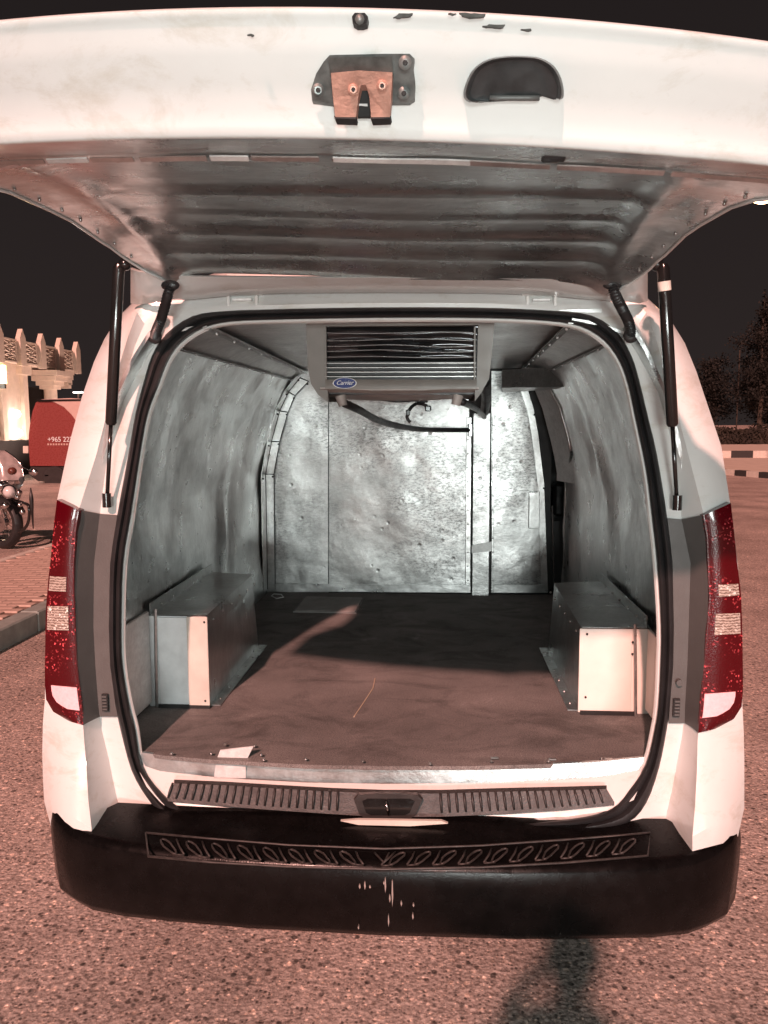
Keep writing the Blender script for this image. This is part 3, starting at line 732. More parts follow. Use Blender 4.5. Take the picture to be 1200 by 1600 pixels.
for k in range(4):
    MB().quadbox([bw(*ri[k], -.010), bw(*rc[k], -.010), bw(*rc[k+1], -.010), bw(*ri[k+1], -.010)], (0, .006, 0)).build('corner_flashing', FLASH, VAN)
    MB().sphere(bw((ri[k][0]+rc[k][0])/2-1, ri[k+1][1]+8, -.013), .006, 6, 4).build('corner_rivet', SEAM, VAN, True)
MB().cbox((bw(838,0).x, BY-.02, bw(0,822).z), (bw(856,0).x, BY-.008, bw(0,768).z), .003).build('latch_plate', FLASH, VAN)
MB().box((-.86, 3.2, FZ), (-.845, BY-.12, FZ+.05)).build('skirting_strip', WALLM, VAN)

# wheel boxes
def wheel_box(xi, xo, y0, y1, zt, front_mats, name, fl):
    sgn = 1 if xo > 0 else -1
    c = MB().quadbox([(xi, y0, FZ), (xi, y1, FZ), (xi+sgn*.02, y1, zt), (xi, y0, zt)], (sgn*.004, 0, 0)); c.quadbox([(xi, y0, zt), (xi+sgn*.02, y1, zt), (xo, y1, zt+.01), (xo, y0, zt)], (0, 0, -.004))
    c.quadbox([(xi, y1, FZ), (xo, y1, FZ), (xo, y1, zt), (xi+sgn*.02, y1, zt)], (0, -.004, 0))
    b_ = c.build(name, WALLM, VAN)
    MB().cbox((min(xi, xo), y0, FZ), (max(xi, xo), y0+.006, zt), .001).build('front_sheet', SILVER if sgn < 0 else PALEP, b_)
    for (xa, xb, z0, z1, mt, nm, dy) in front_mats:
        MB().cbox((xa, y0-.008-dy, z0), (xb, y0-.001-dy, z1), .002).build(nm, mt, b_)
    # flanges on floor and wall
    MB().quadbox([(xi-sgn*.035, y0+.01, FZ+.002), (xi, y0+.01, FZ+.002), (xi, y1+.02, FZ+.002), (xi-sgn*.035, y1+.02, FZ+.002)], (0, 0, .004)).build('floor_flange', WALLM, b_)
    MB().quadbox([(xo-sgn*.012, y0, zt), (xo-sgn*.012, y1, zt+.01), (xo-sgn*.012, y1, zt+.045), (xo-sgn*.012, y0, zt+.04)], (-sgn*.003, 0, 0)).build('wall_flange', FLASH, b_)
    for k in range(6):
        MB().sphere((xi-sgn*.002, y0+.07+k*(y1-y0-.12)/5, zt-.03), .005, 6, 4).build('rivet', FLASH, b_, True)
        MB().sphere((xi-sgn*.018, y0+.07+k*(y1-y0-.12)/5, FZ+.006), .005, 6, 4).build('rivet', FLASH, b_, True)
        MB().sphere((xo-sgn*.03, y0+.07+k*(y1-y0-.12)/5, zt+.022), .005, 6, 4).build('rivet', FLASH, b_, True)
    return b_
lb = wheel_box(-.635, -.845, 2.50, 3.22, .915, [(-.805, -.691, FZ+.004, .908, SILVER, 'galvanised_plate', 0), (-.702, -.630, FZ+.004, .912, KERBW, 'white_edge_plate', .006)], 'wheel_arch_box', 0)
rb = wheel_box(.618, .845, 2.52, 3.24, .885, [(.614, .785, FZ+.004, .882, PALEP, 'pale_front_plate', 0)], 'wheel_arch_box', 0)
MB().tube([(-.82, 2.50, FZ+.0), (-.815, 2.494, .75), (-.812, 2.50, .935)], .006, 6).build('box_edge', FLASH, lb)
MB().tube([(.800, 2.50, FZ+.0), (.795, 2.500, .75), (.792, 2.515, .90)], .005, 6).build('box_edge', FLASH, rb)
MB().box((-.81, 2.485, FZ), (-.63, 2.492, FZ+.012)).build('base_lip', SEAM, lb); MB().box((.62, 2.50, FZ), (.80, 2.51, FZ+.012)).build('base_lip', SEAM, rb)
for a, b_ in ((.64, .87), (.64, .63), (.65, .75)):
    pass
for x, z in ((.632, .865), (.632, .65), (.78, .84), (.78, .80)):
    MB().sphere((x+.005, 2.508, z), .004, 6, 4).build('rivet', SEAM, rb, True)
for x, z in ((-.64, .895), (-.645, .62)):
    MB().sphere((x, 2.485, z), .004, 6, 4).build('rivet', SEAM, lb, True)
# wall beside each box near the opening; right one's pale tone paints lamplight
MB().cbox((-.842, 2.16, FZ+.02), (-.832, 2.49, .93), .002).build('wall_patch', GALV, VAN)
MB().cbox((.832, 2.16, FZ+.02), (.842, 2.51, .885), .002).build('wall_patch', PALEP, VAN)

# mat on the cargo floor (lies loose: a thing of its own)
q = [WZ(*p, FZ+.001) for p in ((458,957),(557,959),(569,936),(476,934))]
mt = MB()
mt.quadbox(q, (0, 0, .007))
mo = mt.build('rubber_mat', simple('mat_rubber', (.20, .195, .19), .8, bmp=.9, bscale=120)); tag(mo, 'small grey ribbed mat lying at the far left of the dark cargo floor', 'mat')
rb_ = MB()
for k in range(14):
    a = q[0].lerp(q[3], (k+.5)/14); b_ = q[1].lerp(q[2], (k+.5)/14); rb_.tube([a+Vector((.01, 0, .008)), b_+Vector((-.01, 0, .008))], .003, 4)
rb_.build('mat_ribs', simple('mat_rib', (.27, .26, .25), .8), mo)
# light scratches and a wire on the floor
MB().tube([WZ(*p, FZ+.002) for p in ((586,1060),(583,1075),(570,1095),(553,1120))], .0022, 5).build('loose_straw', simple('straw', (.6, .48, .36), .7), None)
tag(bpy.data.objects['loose_straw'], 'thin pale straw lying on the brown cargo floor', 'straw')
MB().tube([WZ(*p, FZ+.003) for p in ((424,931),(432,935),(443,933),(440,929),(428,928),(424,931))], .003, 5).build('floor_ring', GALV, VAN)

# ---- evaporator unit under the ceiling
UY = 2.40
def u(px, py, dy=0): return W(px, py, UY+dy)
unit = MB()
outl = [(480,500),(478,520),(481,575),(486,600),(497,617),(545,628),(735,626),(752,614),(764,592),(768,560),(773,515),(772,500)]
# housing: side cheeks and lower tray lofted back to the bulkhead side
front_ = [u(*p) for p in outl]
def back_of(p):
    return Vector((p.x*.97+.0006, p.y+.52, max(p.z, 1.70)+.0 if p.z < 1.75 else p.z+.02))
lt = [(478,502),(508,508),(508,590),(512,597),(512,628),(497,617),(486,600),(481,575)]
rt_ = [(773,500),(747,508),(745,590),(742,597),(742,627),(752,614),(764,592),(768,560)]
AC = MB().prism([u(*p, .04) for p in ((498,502),(752,502),(744,616),(505,616))], (0, .42, 0)).build('cooling_unit', ACD, VAN)
for side, sd in ((lt, [(478,500),(481,575),(486,600),(497,617),(514,628)]), (rt_, [(773,500),(768,560),(764,592),(752,614),(740,627)])):
    hb = MB().prism([u(*p) for p in side], (0, .03, 0))
    hb.add(sum([[u(*p)+Vector((0, .028, 0)), Vector((u(*p).x*.99, UY+.50, u(*p).z+.015))] for p in sd], []), [(2*i, 2*i+1, 2*i+3, 2*i+2) for i in range(len(sd)-1)])
    hb.build('end_cheek', ACW, AC, True, 25)
# front lower apron with the badge, then the tray sweeping back
ap = solid([[u(x_, 593, -.004) for x_ in (508,560,620,690,745)], [u(x_, 600, -.012) for x_ in (508,560,620,690,745)], [u(x_, 608, -.010) for x_ in (508,560,620,690,745)]], (0, .02, 0)).build('front_apron', ACW, AC, True, 40)
trr = []
for py, dy in ((608, -.010), (612, .02), (617, .10), (621, .22), (624, .36)):
    trr.append([u(x_, py+(2 if 560 < x_ < 700 else 0), dy) for x_ in (500+(py-608)*.8, 540, 580, 620, 660, 700, 748-(py-608)*.8)])
solid(trr, (0, 0, .006)).build('drain_tray', ACUNDER, AC, True, 50)
for cx0 in ((532, 628), (716, 627)):
    c = u(*cx0, .06); MB().tube([c+Vector((0, 0, .02)), c+Vector((.008 if cx0[0] < 600 else -.008, 0, -.012))], [.018, .014], 12).build('drain_spout', ACUNDER, AC, True, 40)
# top rail in white with holes, upper warped film, wavy and straight slats
MB().prism([u(*p, -.002) for p in ((480,498),(772,498),(772,505),(740,508),(508,510),(480,507))], (0, .03, 0)).build('top_rail', ACW, AC)
fr = []
for i in range(15):
    t = i/14; r = []
    for j in range(41):
        s = j/40; px = 501+(s*246); py = 510+t*54
        wv = .010*math.sin(t*19+2.0*math.sin(s*3.1)+.8*math.sin(s*9))*(.4+.6*math.sin(s*math.pi))
        r.append(u(px+(t*6)*(1-2*s), py+3*math.sin(s*math.pi)*math.sin(t*3), .018+wv))
    fr.append(r)
solid(fr, (0, .003, 0)).build('warped_film', FOIL, AC, True, 80)
for py0, amp, ph in ((520, 1.2, 0), (531, 1.6, 1.1), (541, 2.4, 2.2), (549, 2.6, 2.6), (558, 1.2, 3.0)):
    pts = [u(505+i*8, py0+amp*math.sin(i/30*math.pi*2+ph)*(1 if py0 < 540 else math.sin(i/30*math.pi)), .002) for i in range(31)]
    MB().tube(pts, .0018, 5).build('slat', FILMS, AC, True)
for py0 in (567, 574, 581, 588):
    a = u(507, py0, .0); b_ = u(744, py0-.5, .0)
    MB().quadbox([a, b_, b_+Vector((0, .03, .006)), a+Vector((0, .03, .006))], (0, 0, -.0022)).build('slat', SLAT, AC)
for px in (508, 742):
    a = u(px, 510, -.003); MB().cbox((a.x-.003, a.y, u(px, 594).z), (a.x+.003, a.y+.012, a.z), .001).build('grille_post', ACW, AC)
# oval badge with script lettering
c = u(538.5, 598.5, -.016); ov = []
for k in range(28):
    t = 2*math.pi*k/28; ov.append(c+Vector((.0345*math.cos(t), 0, .0155*math.sin(t))))
rimb = MB().prism([c+(p-c)*1.08+Vector((0, .001, 0)) for p in ov], (0, .006, 0)).build('badge_rim', LETTER, AC)
bd = MB().prism(ov, (0, .006, 0)).build('badge', BLUE, AC)
def text(s, size, loc, rot, mat, name, parent=None, shear=0, depth=.0006, align='CENTER'):
    cu = bpy.data.curves.new(name, 'FONT'); cu.body = s; cu.size = size; cu.align_x = align; cu.align_y = 'CENTER'; cu.extrude = depth; cu.shear = shear; cu.resolution_u = 3
    cu.space_character = .95
    tmp = bpy.data.objects.new('tmp', cu); COL.objects.link(tmp); bpy.context.view_layer.update()
    me = bpy.data.meshes.new_from_object(tmp); bpy.data.objects.remove(tmp)
    me.materials.clear(); me.materials.append(mat)
    R = Matrix(rot).to_3x3() if not isinstance(rot, Matrix) else rot
    L = Vector(loc)
    for v in me.vertices: v.co = R @ v.co + L - origin(parent)
    ob = bpy.data.objects.new(name, me); COL.objects.link(ob); ob.parent = parent
    return ob
RX = Matrix(((1, 0, 0), (0, 0, -1), (0, 1, 0)))
text('Carrier', .0185, c+Vector((0, -.001, .0005)), RX, LETTER, 'badge_lettering', AC, .35)

# ---- hoses and dangling cable
MB().tube(spline([u(538,630,.06), W(560,640,2.6), W(600,660,3.1), W(650,670,3.7), W(700,672,4.15), W(736,672,4.29)]), .013, 10).build('drain_hose', RUBBER, VAN, True)
MB().cbox(tuple(W(732, 682, 4.27)), tuple(W(738, 662, 4.30)), .003).build('hose_clamp', GLOSSB, VAN)
MB().tube(spline([u(722,628,.06), W(735,634,2.9), W(748,642,3.6), W(757,652,4.26)]), .012, 10).build('drain_hose', RUBBER, VAN, True)
MB().tube(spline([W(757,596,3.6), W(760,620,3.9), W(757,644,4.25)]), .024, 12).build('coolant_pipe', RUBBER, VAN, True)
MB().tube(spline([W(668,626,2.85), W(650,631,2.85), W(640,640,2.83), W(636,652,2.84), W(641,660,2.84)]), .006, 8).build('loose_cable', RUBBER, VAN, True)
MB().tube(spline([W(652,630,2.84), W(662,632,2.82), W(672,638,2.82)]), .006, 8).build('loose_cable', RUBBER, VAN, True)
MB().cbox(tuple(W(664,643,2.80)), tuple(W(674,634,2.83)), .004).build('cable_plug', GLOSSB, VAN)
MB().cbox(tuple(W(634,640,2.80)), tuple(W(641,650,2.83)), .004).build('cable_plug', GLOSSB, VAN)
MB().tube([W(588,623,2.8), W(620,627,2.8), W(655,625,2.8)], .006, 6).build('loose_cable', RUBBER, VAN, True)

# ==================================================================== tailgate
GZ = [(.84, 1.98), (.92, 1.898), (1.00, 1.905), (1.10, 1.924), (1.115, 1.922), (1.25, 1.968), (1.45, 1.992), (1.7, 1.998), (1.9, 1.985), (2.03, 1.965), (2.10, 1.946)]
HW = [(.84, .84), (1.10, .82), (1.25, .75), (1.34, .680), (1.60, .664), (1.85, .664), (1.98, .655), (2.05, .635), (2.10, .585)]
def roll(x): return -.045*x
def bow(x, Y): return .22*x*x*max(0, (2.1-Y)/1.18)**2
def gz(x, Y):
    k = abs(x)/interp(HW, Y)
    z = interp(GZ, Y)+roll(x)-.022*max(0, (k-.72)/.28)**2
    if Y > 1.12:
        e = min(1, max(0, (.86-k)/.1))
        for yc, a, w in ((1.52, .008, .022), (1.70, .006, .018), (1.83, .009, .022), (1.97, .005, .02)): z -= a*e*math.exp(-((Y-yc)/w)**2)
        z -= .012*math.exp(-((abs(x)-.545-.05*(Y-1.5))/.022)**2)
        z += .012*mn.noise(Vector((x*1.7, Y*2.0, .3)))*e
    return z
ys = sorted(set([.947, .97, 1.0, 1.04, 1.08, 1.10, 1.115]+[1.13+.0195*i for i in range(50)]+[2.10]))
ys = [y for y in ys if y <= 2.10]
rows = []
for Y in ys:
    r = []
    for j in range(61):
        x = (j/30-1)*interp(HW, Y); r.append(Vector((x, Y+bow(x, Y), gz(x, Y))))
    rows.append(r)
k_lo = next(i for i, y in enumerate(ys) if y >= 1.10)
GATE = solid(rows[k_lo:], (0, 0, .006)).build('tailgate', GATEM, VAN, True, 50)
solid(rows[:k_lo+1], (0, 0, .008)).build('lower_lining', GATEM, GATE, True, 50)
# lapped flashing pieces along the crease
for x0, x1, m_ in ((-.66, -.43, FLASH), (-.425, -.36, GALV), (-.355, -.29, WALLM), (-.28, -.18, FLASH), (-.175, -.12, GALV), (-.115, -.02, FLASH), (.0, .19, GALV), (.19, .30, WALLM), (.31, .46, FLASH), (.47, .66, FLASH)):
    n = 6; r = []
    for i in range(n+1):
        x = x0+(x1-x0)*i/n; w1 = .005*mn.noise(Vector((x*9, 1, 0))); r.append([Vector((x, 1.105+w1+bow(x, 1.10), gz(x, 1.105)-.004)), Vector((x, 1.113+w1*.5+bow(x, 1.11), gz(x, 1.113)-.006))])
    solid(r, (0, 0, .002)).build('lap_strip', m_, GATE)
for k in range(17):
    x = -.64+k*.08; q = Vector((x, 1.125+bow(x, 1.12), gz(x, 1.125)-.002)); MB().sphere(q, .0035, 6, 4).build('rivet', FLASH, GATE, True)
for px, py in ((575, 201), (965, 211)):
    q = W(px, py, .97); q.z = gz(q.x, .97)-.002; MB().sphere(q, .009, 10, 5, (1.2, 1, .4)).build('lining_plug', RUBBER, GATE, True)
q = WZ(866, 240, 1.91); MB().cbox((q.x-.016, q.y-.01, q.z-.008), (q.x+.016, q.y+.012, q.z+.002), .004).build('clip', RUBBER, GATE)
# white rim face that looks at the camera, rolling over into the outer skin
lipprof = [(.952, 1.892), (.946, 1.888), (.940, 1.890), (.934, 1.899), (.925, 1.912), (.90, 1.931), (.875, 1.9495), (.862, 1.959), (.852, 1.9695), (.846, 1.9735), (.841, 1.9762), (.839, 1.9785), (.841, 1.982), (.87, 1.99), (.95, 2.025), (1.05, 2.055), (1.3, 2.085), (1.6, 2.095), (1.9, 2.085), (2.05, 2.06), (2.12, 2.02)]
rows = []
for Y, z in lipprof:
    r = []
    for j in range(49):
        x = (j/24-1)*interp(HW, min(Y, 2.1))*1.008; k = abs(x)/.84
        r.append(Vector((x, Y+bow(x, Y), z+roll(x)-.03*k*k*(1 if z > 2.03 else .1)-(.05*max(0, (abs(j/24-1)-.9)/.1)**2 if z > 2.03 else 0))))
    rows.append(r)
MB().grid(rows).build('outer_skin', WHITE, GATE, True, 60)
# dark gap line between rim and lining
MB().tube([Vector((x, .946+bow(x, .94), 1.894+roll(x))) for x in [(-.7+.05*i) for i in range(29)]], .0035, 6).build('rim_gap', SEAM, GATE, True)
# side rims
for sgn in (-1, 1):
    pth = []; sk = []
    for Y in [.95+.05*i for i in range(24)]:
        Y = min(Y, 2.1); x = sgn*interp(HW, Y); pth.append(Vector((x, Y+bow(x, Y), gz(x, Y)-.002)))
        sk.append([pth[-1]+Vector((sgn*.004, 0, .002)), pth[-1]+Vector((sgn*.012, 0, .05)), Vector((x*1.006, Y+bow(x, Y), interp([(.95, 2.0), (1.3, 2.03), (1.9, 2.03), (2.12, 1.99)], Y)+roll(x)))])
    MB().tube(pth, .0032, 6).build('edge_bead', WHITE, GATE, True)
    MB().grid(sk).build('side_skin', WHITE, GATE, True, 60)
    for k in range(9):
        Y = 1.25+k*.09; x = sgn*(interp(HW, Y)-.02); MB().sphere((x, Y+bow(x, Y), gz(x, Y)-.003), .004, 6, 4).build('rivet', FLASH, GATE, True)
# white inner frame near the hinges
hr = []
for px, yt, ym, yb in ((204,420,440,474),(215,424,448,476),(232,427,456,474),(262,430,463,470),(300,432,459,468),(360,433,452,462),(450,434,449,458),(600,434,448,457),(750,435,449,458),(850,436,451,461),(920,435,461,468),(965,434,464,471),(985,430,456,472),(1000,427,448,474),(1012,420,440,470)):
    hr.append([W(px, yt, 2.09), W(px, (yt+ym)/2, 2.12), W(px, ym, 2.15), W(px, yb, 2.215)])
solid(hr, (0, .01, .006)).build('hinge_frame', WHITE, GATE, True, 60)

# latch on the rim
def lp(px, py, off=0):
    Y = .88
    for _ in range(12):
        q = W(px, py, Y); m = (q.z-CZ)/Y; b0 = bow(q.x, .88)
        if m < .3945: Y = .926+b0; continue
        Y = (1.9742+(.84+b0)*.741+roll(q.x)-CZ)/(m+.741)
    q = W(px, py, Y); s = 1-off*1.05/Y
    return CAMP+(q-CAMP)*s
back = [(488,158),(486,140),(494,115),(506,96),(515,86),(600,84),(640,84),(648,92),(646,105),(649,130),(648,154),(640,160),(612,160),(520,162)]
LT = MB().prism([lp(*p, .006) for p in back], (0, .008, 0)).build('latch', LATCHG, GATE)
hood = [(514,90),(612,88),(614,113),(590,116),(560,112),(516,116)]
MB().prism([lp(*p, .015) for p in hood], (0, .012, 0)).build('latch_hood', simple('latch_hood_metal', (.12, .13, .125), .4, .6, var=.4, scale=60), LT)
plate_ = [(517,114),(560,110),(613,113),(612,150),(609,184),(580,184),(577,150),(572,133),(564,133),(560,150),(556,184),(524,184),(520,150)]
MB().prism([lp(*p, .020) for p in plate_], (0, .014, 0)).build('latch_plate', COPPER, LT)
MB().prism([lp(*p, .010) for p in ((556,132),(580,132),(578,182),(558,182))], (0, .006, 0)).build('latch_slot', SEAM, LT)
MB().prism([lp(*p, .012) for p in ((560,162),(574,162),(576,176),(558,176))], (0, .004, 0)).build('latch_claw', GALV, LT)
MB().prism([lp(*p, .0205) for p in ((522,181),(557,182),(556,186),(524,185))], (0, .018, 0)).build('latch_foot', SEAM, LT); MB().prism([lp(*p, .0205) for p in ((579,182),(611,181),(609,185),(581,186))], (0, .018, 0)).build('latch_foot', SEAM, LT)
for px, py, r_, o_ in ((497,141,.007,.010), (633,98,.0072,.010), (631,146,.0072,.010), (552,140,.006,.024), (597,134,.006,.024)):
    MB().tube([lp(px, py, o_-.006), lp(px, py, o_), lp(px, py, o_+.002)], [r_, r_, r_*.6], 12).build('bolt', LATCHG if o_ < .02 else COPPER, LT, True, 40)
    MB().tube([lp(px, py, o_+.001), lp(px, py, o_+.004)], [r_*.45, r_*.3], 8).build('bolt_tip', SEAM, LT, True, 40)
# grab handle pocket
hd = [(727,148),(730,132),(741,110),(760,96),(785,90),(815,89),(842,92),(862,103),(873,120),(878,140),(876,155),(864,161),(800,162),(745,160),(732,157)]
hdp = [lp(*p, .008) for p in hd]
HC = sum(hdp, Vector())/len(hdp)
hsm = smooth_closed(hdp, 4)
HCP = (803, 132)
hpx = smooth_closed([Vector((p[0], p[1], 0)) for p in hd], 4)
HD = MB().grid([[lp(HCP[0]+(p.x-HCP[0])*s, HCP[1]+(p.y-HCP[1])*s, o) for p in hpx] for s, o in ((1.04, .0), (1.03, .008), (.99, .013), (.94, .011), (.91, .007), (.87, .005), (.6, .0042), (.3, .004), (.0005, .004))], close=True).build('grab_handle', simple('handle_plastic', (.03, .032, .033), .36, var=.5, scale=30, coat=.2), GATE, True, 60)
MB().tube([lp(px_, 153, .006) for px_ in (765, 785, 805, 825, 843)], .003, 6).build('handle_lip', TRIM, HD, True)
# rubber stop and paint chips on the rim
q = lp(562, 28, .0); MB().prism([lp(*p, .008) for p in ((550,26),(554,20),(570,20),(575,26),(573,36),(566,38),(557,38),(551,34))], (0, .012, 0)).build('rubber_stop', RUBBER, GATE)
MB().tube([lp(562, 30, .008), lp(562, 30, .012)], .005, 8).build('stop_screw', LATCHG, GATE, True)
CHIP = simple('bare_metal_chip', (.08, .085, .08), .5, var=.4, scale=80)
for poly in (((613,27),(625,21),(647,20),(640,25),(624,28)), ((716,20),(735,19),(760,21),(756,27),(735,28),(722,25)), ((755,41),(765,37),(790,38),(784,44),(768,43)), ((815,46),(830,45),(826,48)), ((387,54),(396,53),(395,56)), ((700,20),(712,20),(708,23))):
    cxp = sum(p[0] for p in poly)/len(poly); cyp = sum(p[1] for p in poly)/len(poly); pj = []
    for k_, p in enumerate(poly):
        n_ = poly[(k_+1) % len(poly)]
        for t_ in (0, .33, .66): pj.append((p[0]+(n_[0]-p[0])*t_+random.uniform(-2, 2), cyp+(p[1]+(n_[1]-p[1])*t_-cyp)*.8+random.uniform(-1.1, 1.1)))
    zz = [lp(*p, .004) for p in pj]
    MB().prism(zz, (0, .003, 0)).build('paint_chip', CHIP, GATE)

# gas struts and cable boots
for (pt, pm_, pb, hasband) in (((186,412), (178,652), (167,786), False), ((1036,412), (1049,652), (1058,790), True)):
    A = W(*pt, 2.02); B = W(*pb, 2.105); Mid = A.lerp(B, .645)
    st = MB().tube([A, A.lerp(B, .02), Mid, Mid+(B-A)*.01], [.010, .0155, .0155, .012], 14).build('gas_strut', GLOSSB, VAN, True, 50)
    MB().tube([Mid, B], .0058, 10).build('strut_rod', CHROME if False else GLOSSB, st, True)
    MB().tube([B+Vector((0, 0, .028)), B+Vector((0, 0, -.012))], .0125, 10).build('ball_socket', GLOSSB, st, True, 40)
    s_ = 1 if B.x > 0 else -1
    MB().tube([B, B+Vector((-s_*-.014, .03, 0))], .009, 8).build('ball_stud', GLOSSB, st, True, 40)
    MB().sphere(A+Vector((-s_*.012, .01, .0)), .017, 10, 6).build('top_ball', GLOSSB, st, True)
    if hasband: MB().tube([A.lerp(B, .068), A.lerp(B, .105)], .0162, 14).build('strut_label', KERBW, st, True, 40)
def boot(pts, ra, rb2, n):
    path = spline([W(px, py, Y) for px, py, Y in pts], 14); pth = []; rad = []
    for i, p in enumerate(path):
        pth.append(p); rad.append(ra+(.0032 if i % 2 else 0))
    o = MB().tube(pth, rad, 12).build('cable_boot', RUBBER, VAN, True, 80)
    for (px, py, Y), r_ in ((pts[0], .026), (pts[-1], .021)):
        c = W(px, py, Y); MB().sphere(c, r_, 14, 6, (1, .5, .55 if c.z > 1.85 else 1)).build('grommet', RUBBER, o, True)
boot([(266,446,2.07), (262,462,2.07), (253,495,2.11), (245,515,2.13), (242,526,2.15)], .0115, .02, 1)
boot([(957,444,2.07), (962,462,2.07), (972,482,2.10), (983,505,2.13), (986,524,2.15)], .0115, .02, 1)

# ==================================================================== background left
# red van
RV = empty('parked_van', tuple(W(80, 755, 20.85)), 'red van with a pale curved stripe and a phone number parked beyond the motorcycle', 'van')
RY = 20.85
pf = [(47,728),(45,700),(45,680),(47,662),(51,642),(56,629),(64,624),(90,624),(130,627),(200,632),(330,640),(332,728)]
rv = MB().prism([W(*p, RY) for p in pf], (-.0, 1.9, 0)).build('body', REDP, RV, True, 30)
MB().prism([W(*p, RY-.03) for p in ((64,624),(84,628),(100,636),(112,648),(122,662),(200,662),(200,628),(110,622))], (0, .04, 0)).build('pale_stripe', PINKP, RV)
MB().prism([W(*p, RY+.05) for p in ((48,728),(330,728),(330,752),(60,752),(50,745))], (0, 1.7, 0)).build('black_skirt', DARKV, RV)
for px in (86, 280):
    c = W(px, 744, RY); MB().tube([c+Vector((0, -.02, -.05)), c+Vector((0, .25, -.05))], .33, 20).build('wheel', RUBBER, RV, True, 40)
MB().tube([W(58,626,RY-.03), W(130,625,RY-.03)], .03, 6).build('roof_rail', GLOSSB, RV)
MB().box(tuple(W(70, 744, RY-.02)), tuple(W(76, 742, RY))).build('wheel_glint', CHROME, RV)
MB().prism([W(*p, RY-.03) for p in ((36,697),(44,697),(44,708),(36,708))], (0, .03, 0)).build('side_marker', KERBW, RV)
a = W(74, 687, RY-.012)
text('+965 2220', .20, a, RX, LETTER, 'phone_number', RV, 0, .004, 'LEFT')
dm = MB()
for k in range(9):
    a = W(74+k*4.2, 694, RY-.006); dm.box((a.x, a.y, a.z-.03), (a.x+.045, a.y+.01, a.z+.02))
o = dm.build('small_print', PINKP, RV); o['kind'] = 'stuff'
# pavilion
PV = empty('pavilion', (-13.4, 23, 0), 'cream pavilion with ornate carved parapet, lit windows and a wall lamp', 'building')
X0 = -13.3
MB().box((-17, 12, 1.15), (X0-.35, 25.3, 3.62)).build('wall', STONE, PV)
MB().box((-17, 12, 0), (X0-.30, 25.4, 1.15)).build('plinth', DARKV, PV)
MB().box((-17, 12, 3.62), (X0-.1, 28.5, 3.72)).build('cornice', STONE, PV)
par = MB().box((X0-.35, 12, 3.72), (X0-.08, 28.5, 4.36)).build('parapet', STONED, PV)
for k in range(13):
    y = 28.2-k*1.28
    if y < 14: break
    fp = []
    f = MB().prism([(X0-.08, y-.17, 3.55), (X0-.08, y+.17, 3.55), (X0-.08, y+.17, 4.42), (X0-.08, y, 4.72), (X0-.08, y-.17, 4.42)], (.16, 0, 0)).build('pointed_pilaster', STONE, PV)
    yc = y-.64
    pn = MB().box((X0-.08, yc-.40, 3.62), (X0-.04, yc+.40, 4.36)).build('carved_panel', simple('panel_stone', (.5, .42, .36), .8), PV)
    fr = MB()
    for (ya, yb, za, zb) in ((-.40, .40, 3.62, 3.67), (-.40, .40, 4.31, 4.36), (-.40, -.35, 3.67, 4.31), (.35, .40, 3.67, 4.31)): fr.box((X0-.04, yc+ya, za), (X0+.0, yc+yb, zb))
    fr.build('panel_frame', STONE, pn)
    lat = MB()
    for i in range(4):
        for s in (-1, 1):
            a = Vector((X0-.035, yc-.33*s, 3.70+i*.14)); b_ = Vector((X0-.035, yc+.33*s, 3.70+i*.14+.16)); lat.tube([a, b_], .022, 4)
        lat.tube([(X0-.03, yc, 3.72+i*.15), (X0-.03, yc+.1, 3.78+i*.15), (X0-.03, yc, 3.84+i*.15), (X0-.03, yc-.1, 3.78+i*.15), (X0-.03, yc, 3.72+i*.15)], .02, 4)
    lat.build('carved_lattice', STONE, pn)
for i, (z0, h_) in enumerate(((3.5, .42), (3.32, .32), (3.14, .2), (3.0, .10))):
    MB().box((X0-.35, 27.62-h_*.9, z0-.02), (X0-.02, 27.62+h_*.9, z0+.17)).build('stepped_corbel', STONE, PV)
for k, yy in enumerate((22.2, 23.6, 24.9, 20.6)):
    MB().box((X0-.35, yy-.12, 1.15), (X0-.22, yy+.12, 3.62)).build('pilaster', STONE, PV)
    MB().box((X0-.36, yy-.30, 3.30), (X0-.14, yy+.30, 3.62)).build('pilaster_cap', STONE, PV)
WIN = emit('lit_window', (1, .93, .82), 3)
for yy, z0, z1 in ((22.9, 2.0, 3.1), (21.4, 1.4, 3.1), (22.9, 1.2, 1.9)):
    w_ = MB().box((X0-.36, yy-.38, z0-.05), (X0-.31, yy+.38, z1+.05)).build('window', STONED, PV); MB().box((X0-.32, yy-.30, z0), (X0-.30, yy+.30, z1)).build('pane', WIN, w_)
for yy, zz in ((24.25, 2.0), (24.3, 1.38)):
    MB().sphere((X0-.22, yy, zz), .13, 10, 6).build('wall_spotlight', emit('spot_glow', (1, .9, .8), 9), PV, True)
wl = MB().box((X0-.2, 23.35, 2.93), (X0-.05, 23.50, 3.5)).build('wall_lamp', emit('lamp_glow', (1, .70, .32), 5), PV)
MB().box((X0-.22, 23.38, 2.78), (X0-.06, 23.47, 2.93)).build('lamp_bracket', GLOSSB, wl)
# column under the corner
cl = MB().tube([(X0-.25, 26.6, 0), (X0-.25, 26.6, 2.9)], .22, 18).build('column', STONE, PV, True, 40)
for z0, w_ in ((2.9, .26), (3.02, .34), (3.18, .44), (3.36, .54)): MB().box((X0-.25-w_, 26.6-w_, z0), (X0-.25+w_, 26.6+w_, z0+.17)).build('capital', STONE, cl)
MB().box((-17, 26.9, 0), (-13.9, 27, 3.0)).build('dark_doorway', DARKV, PV)

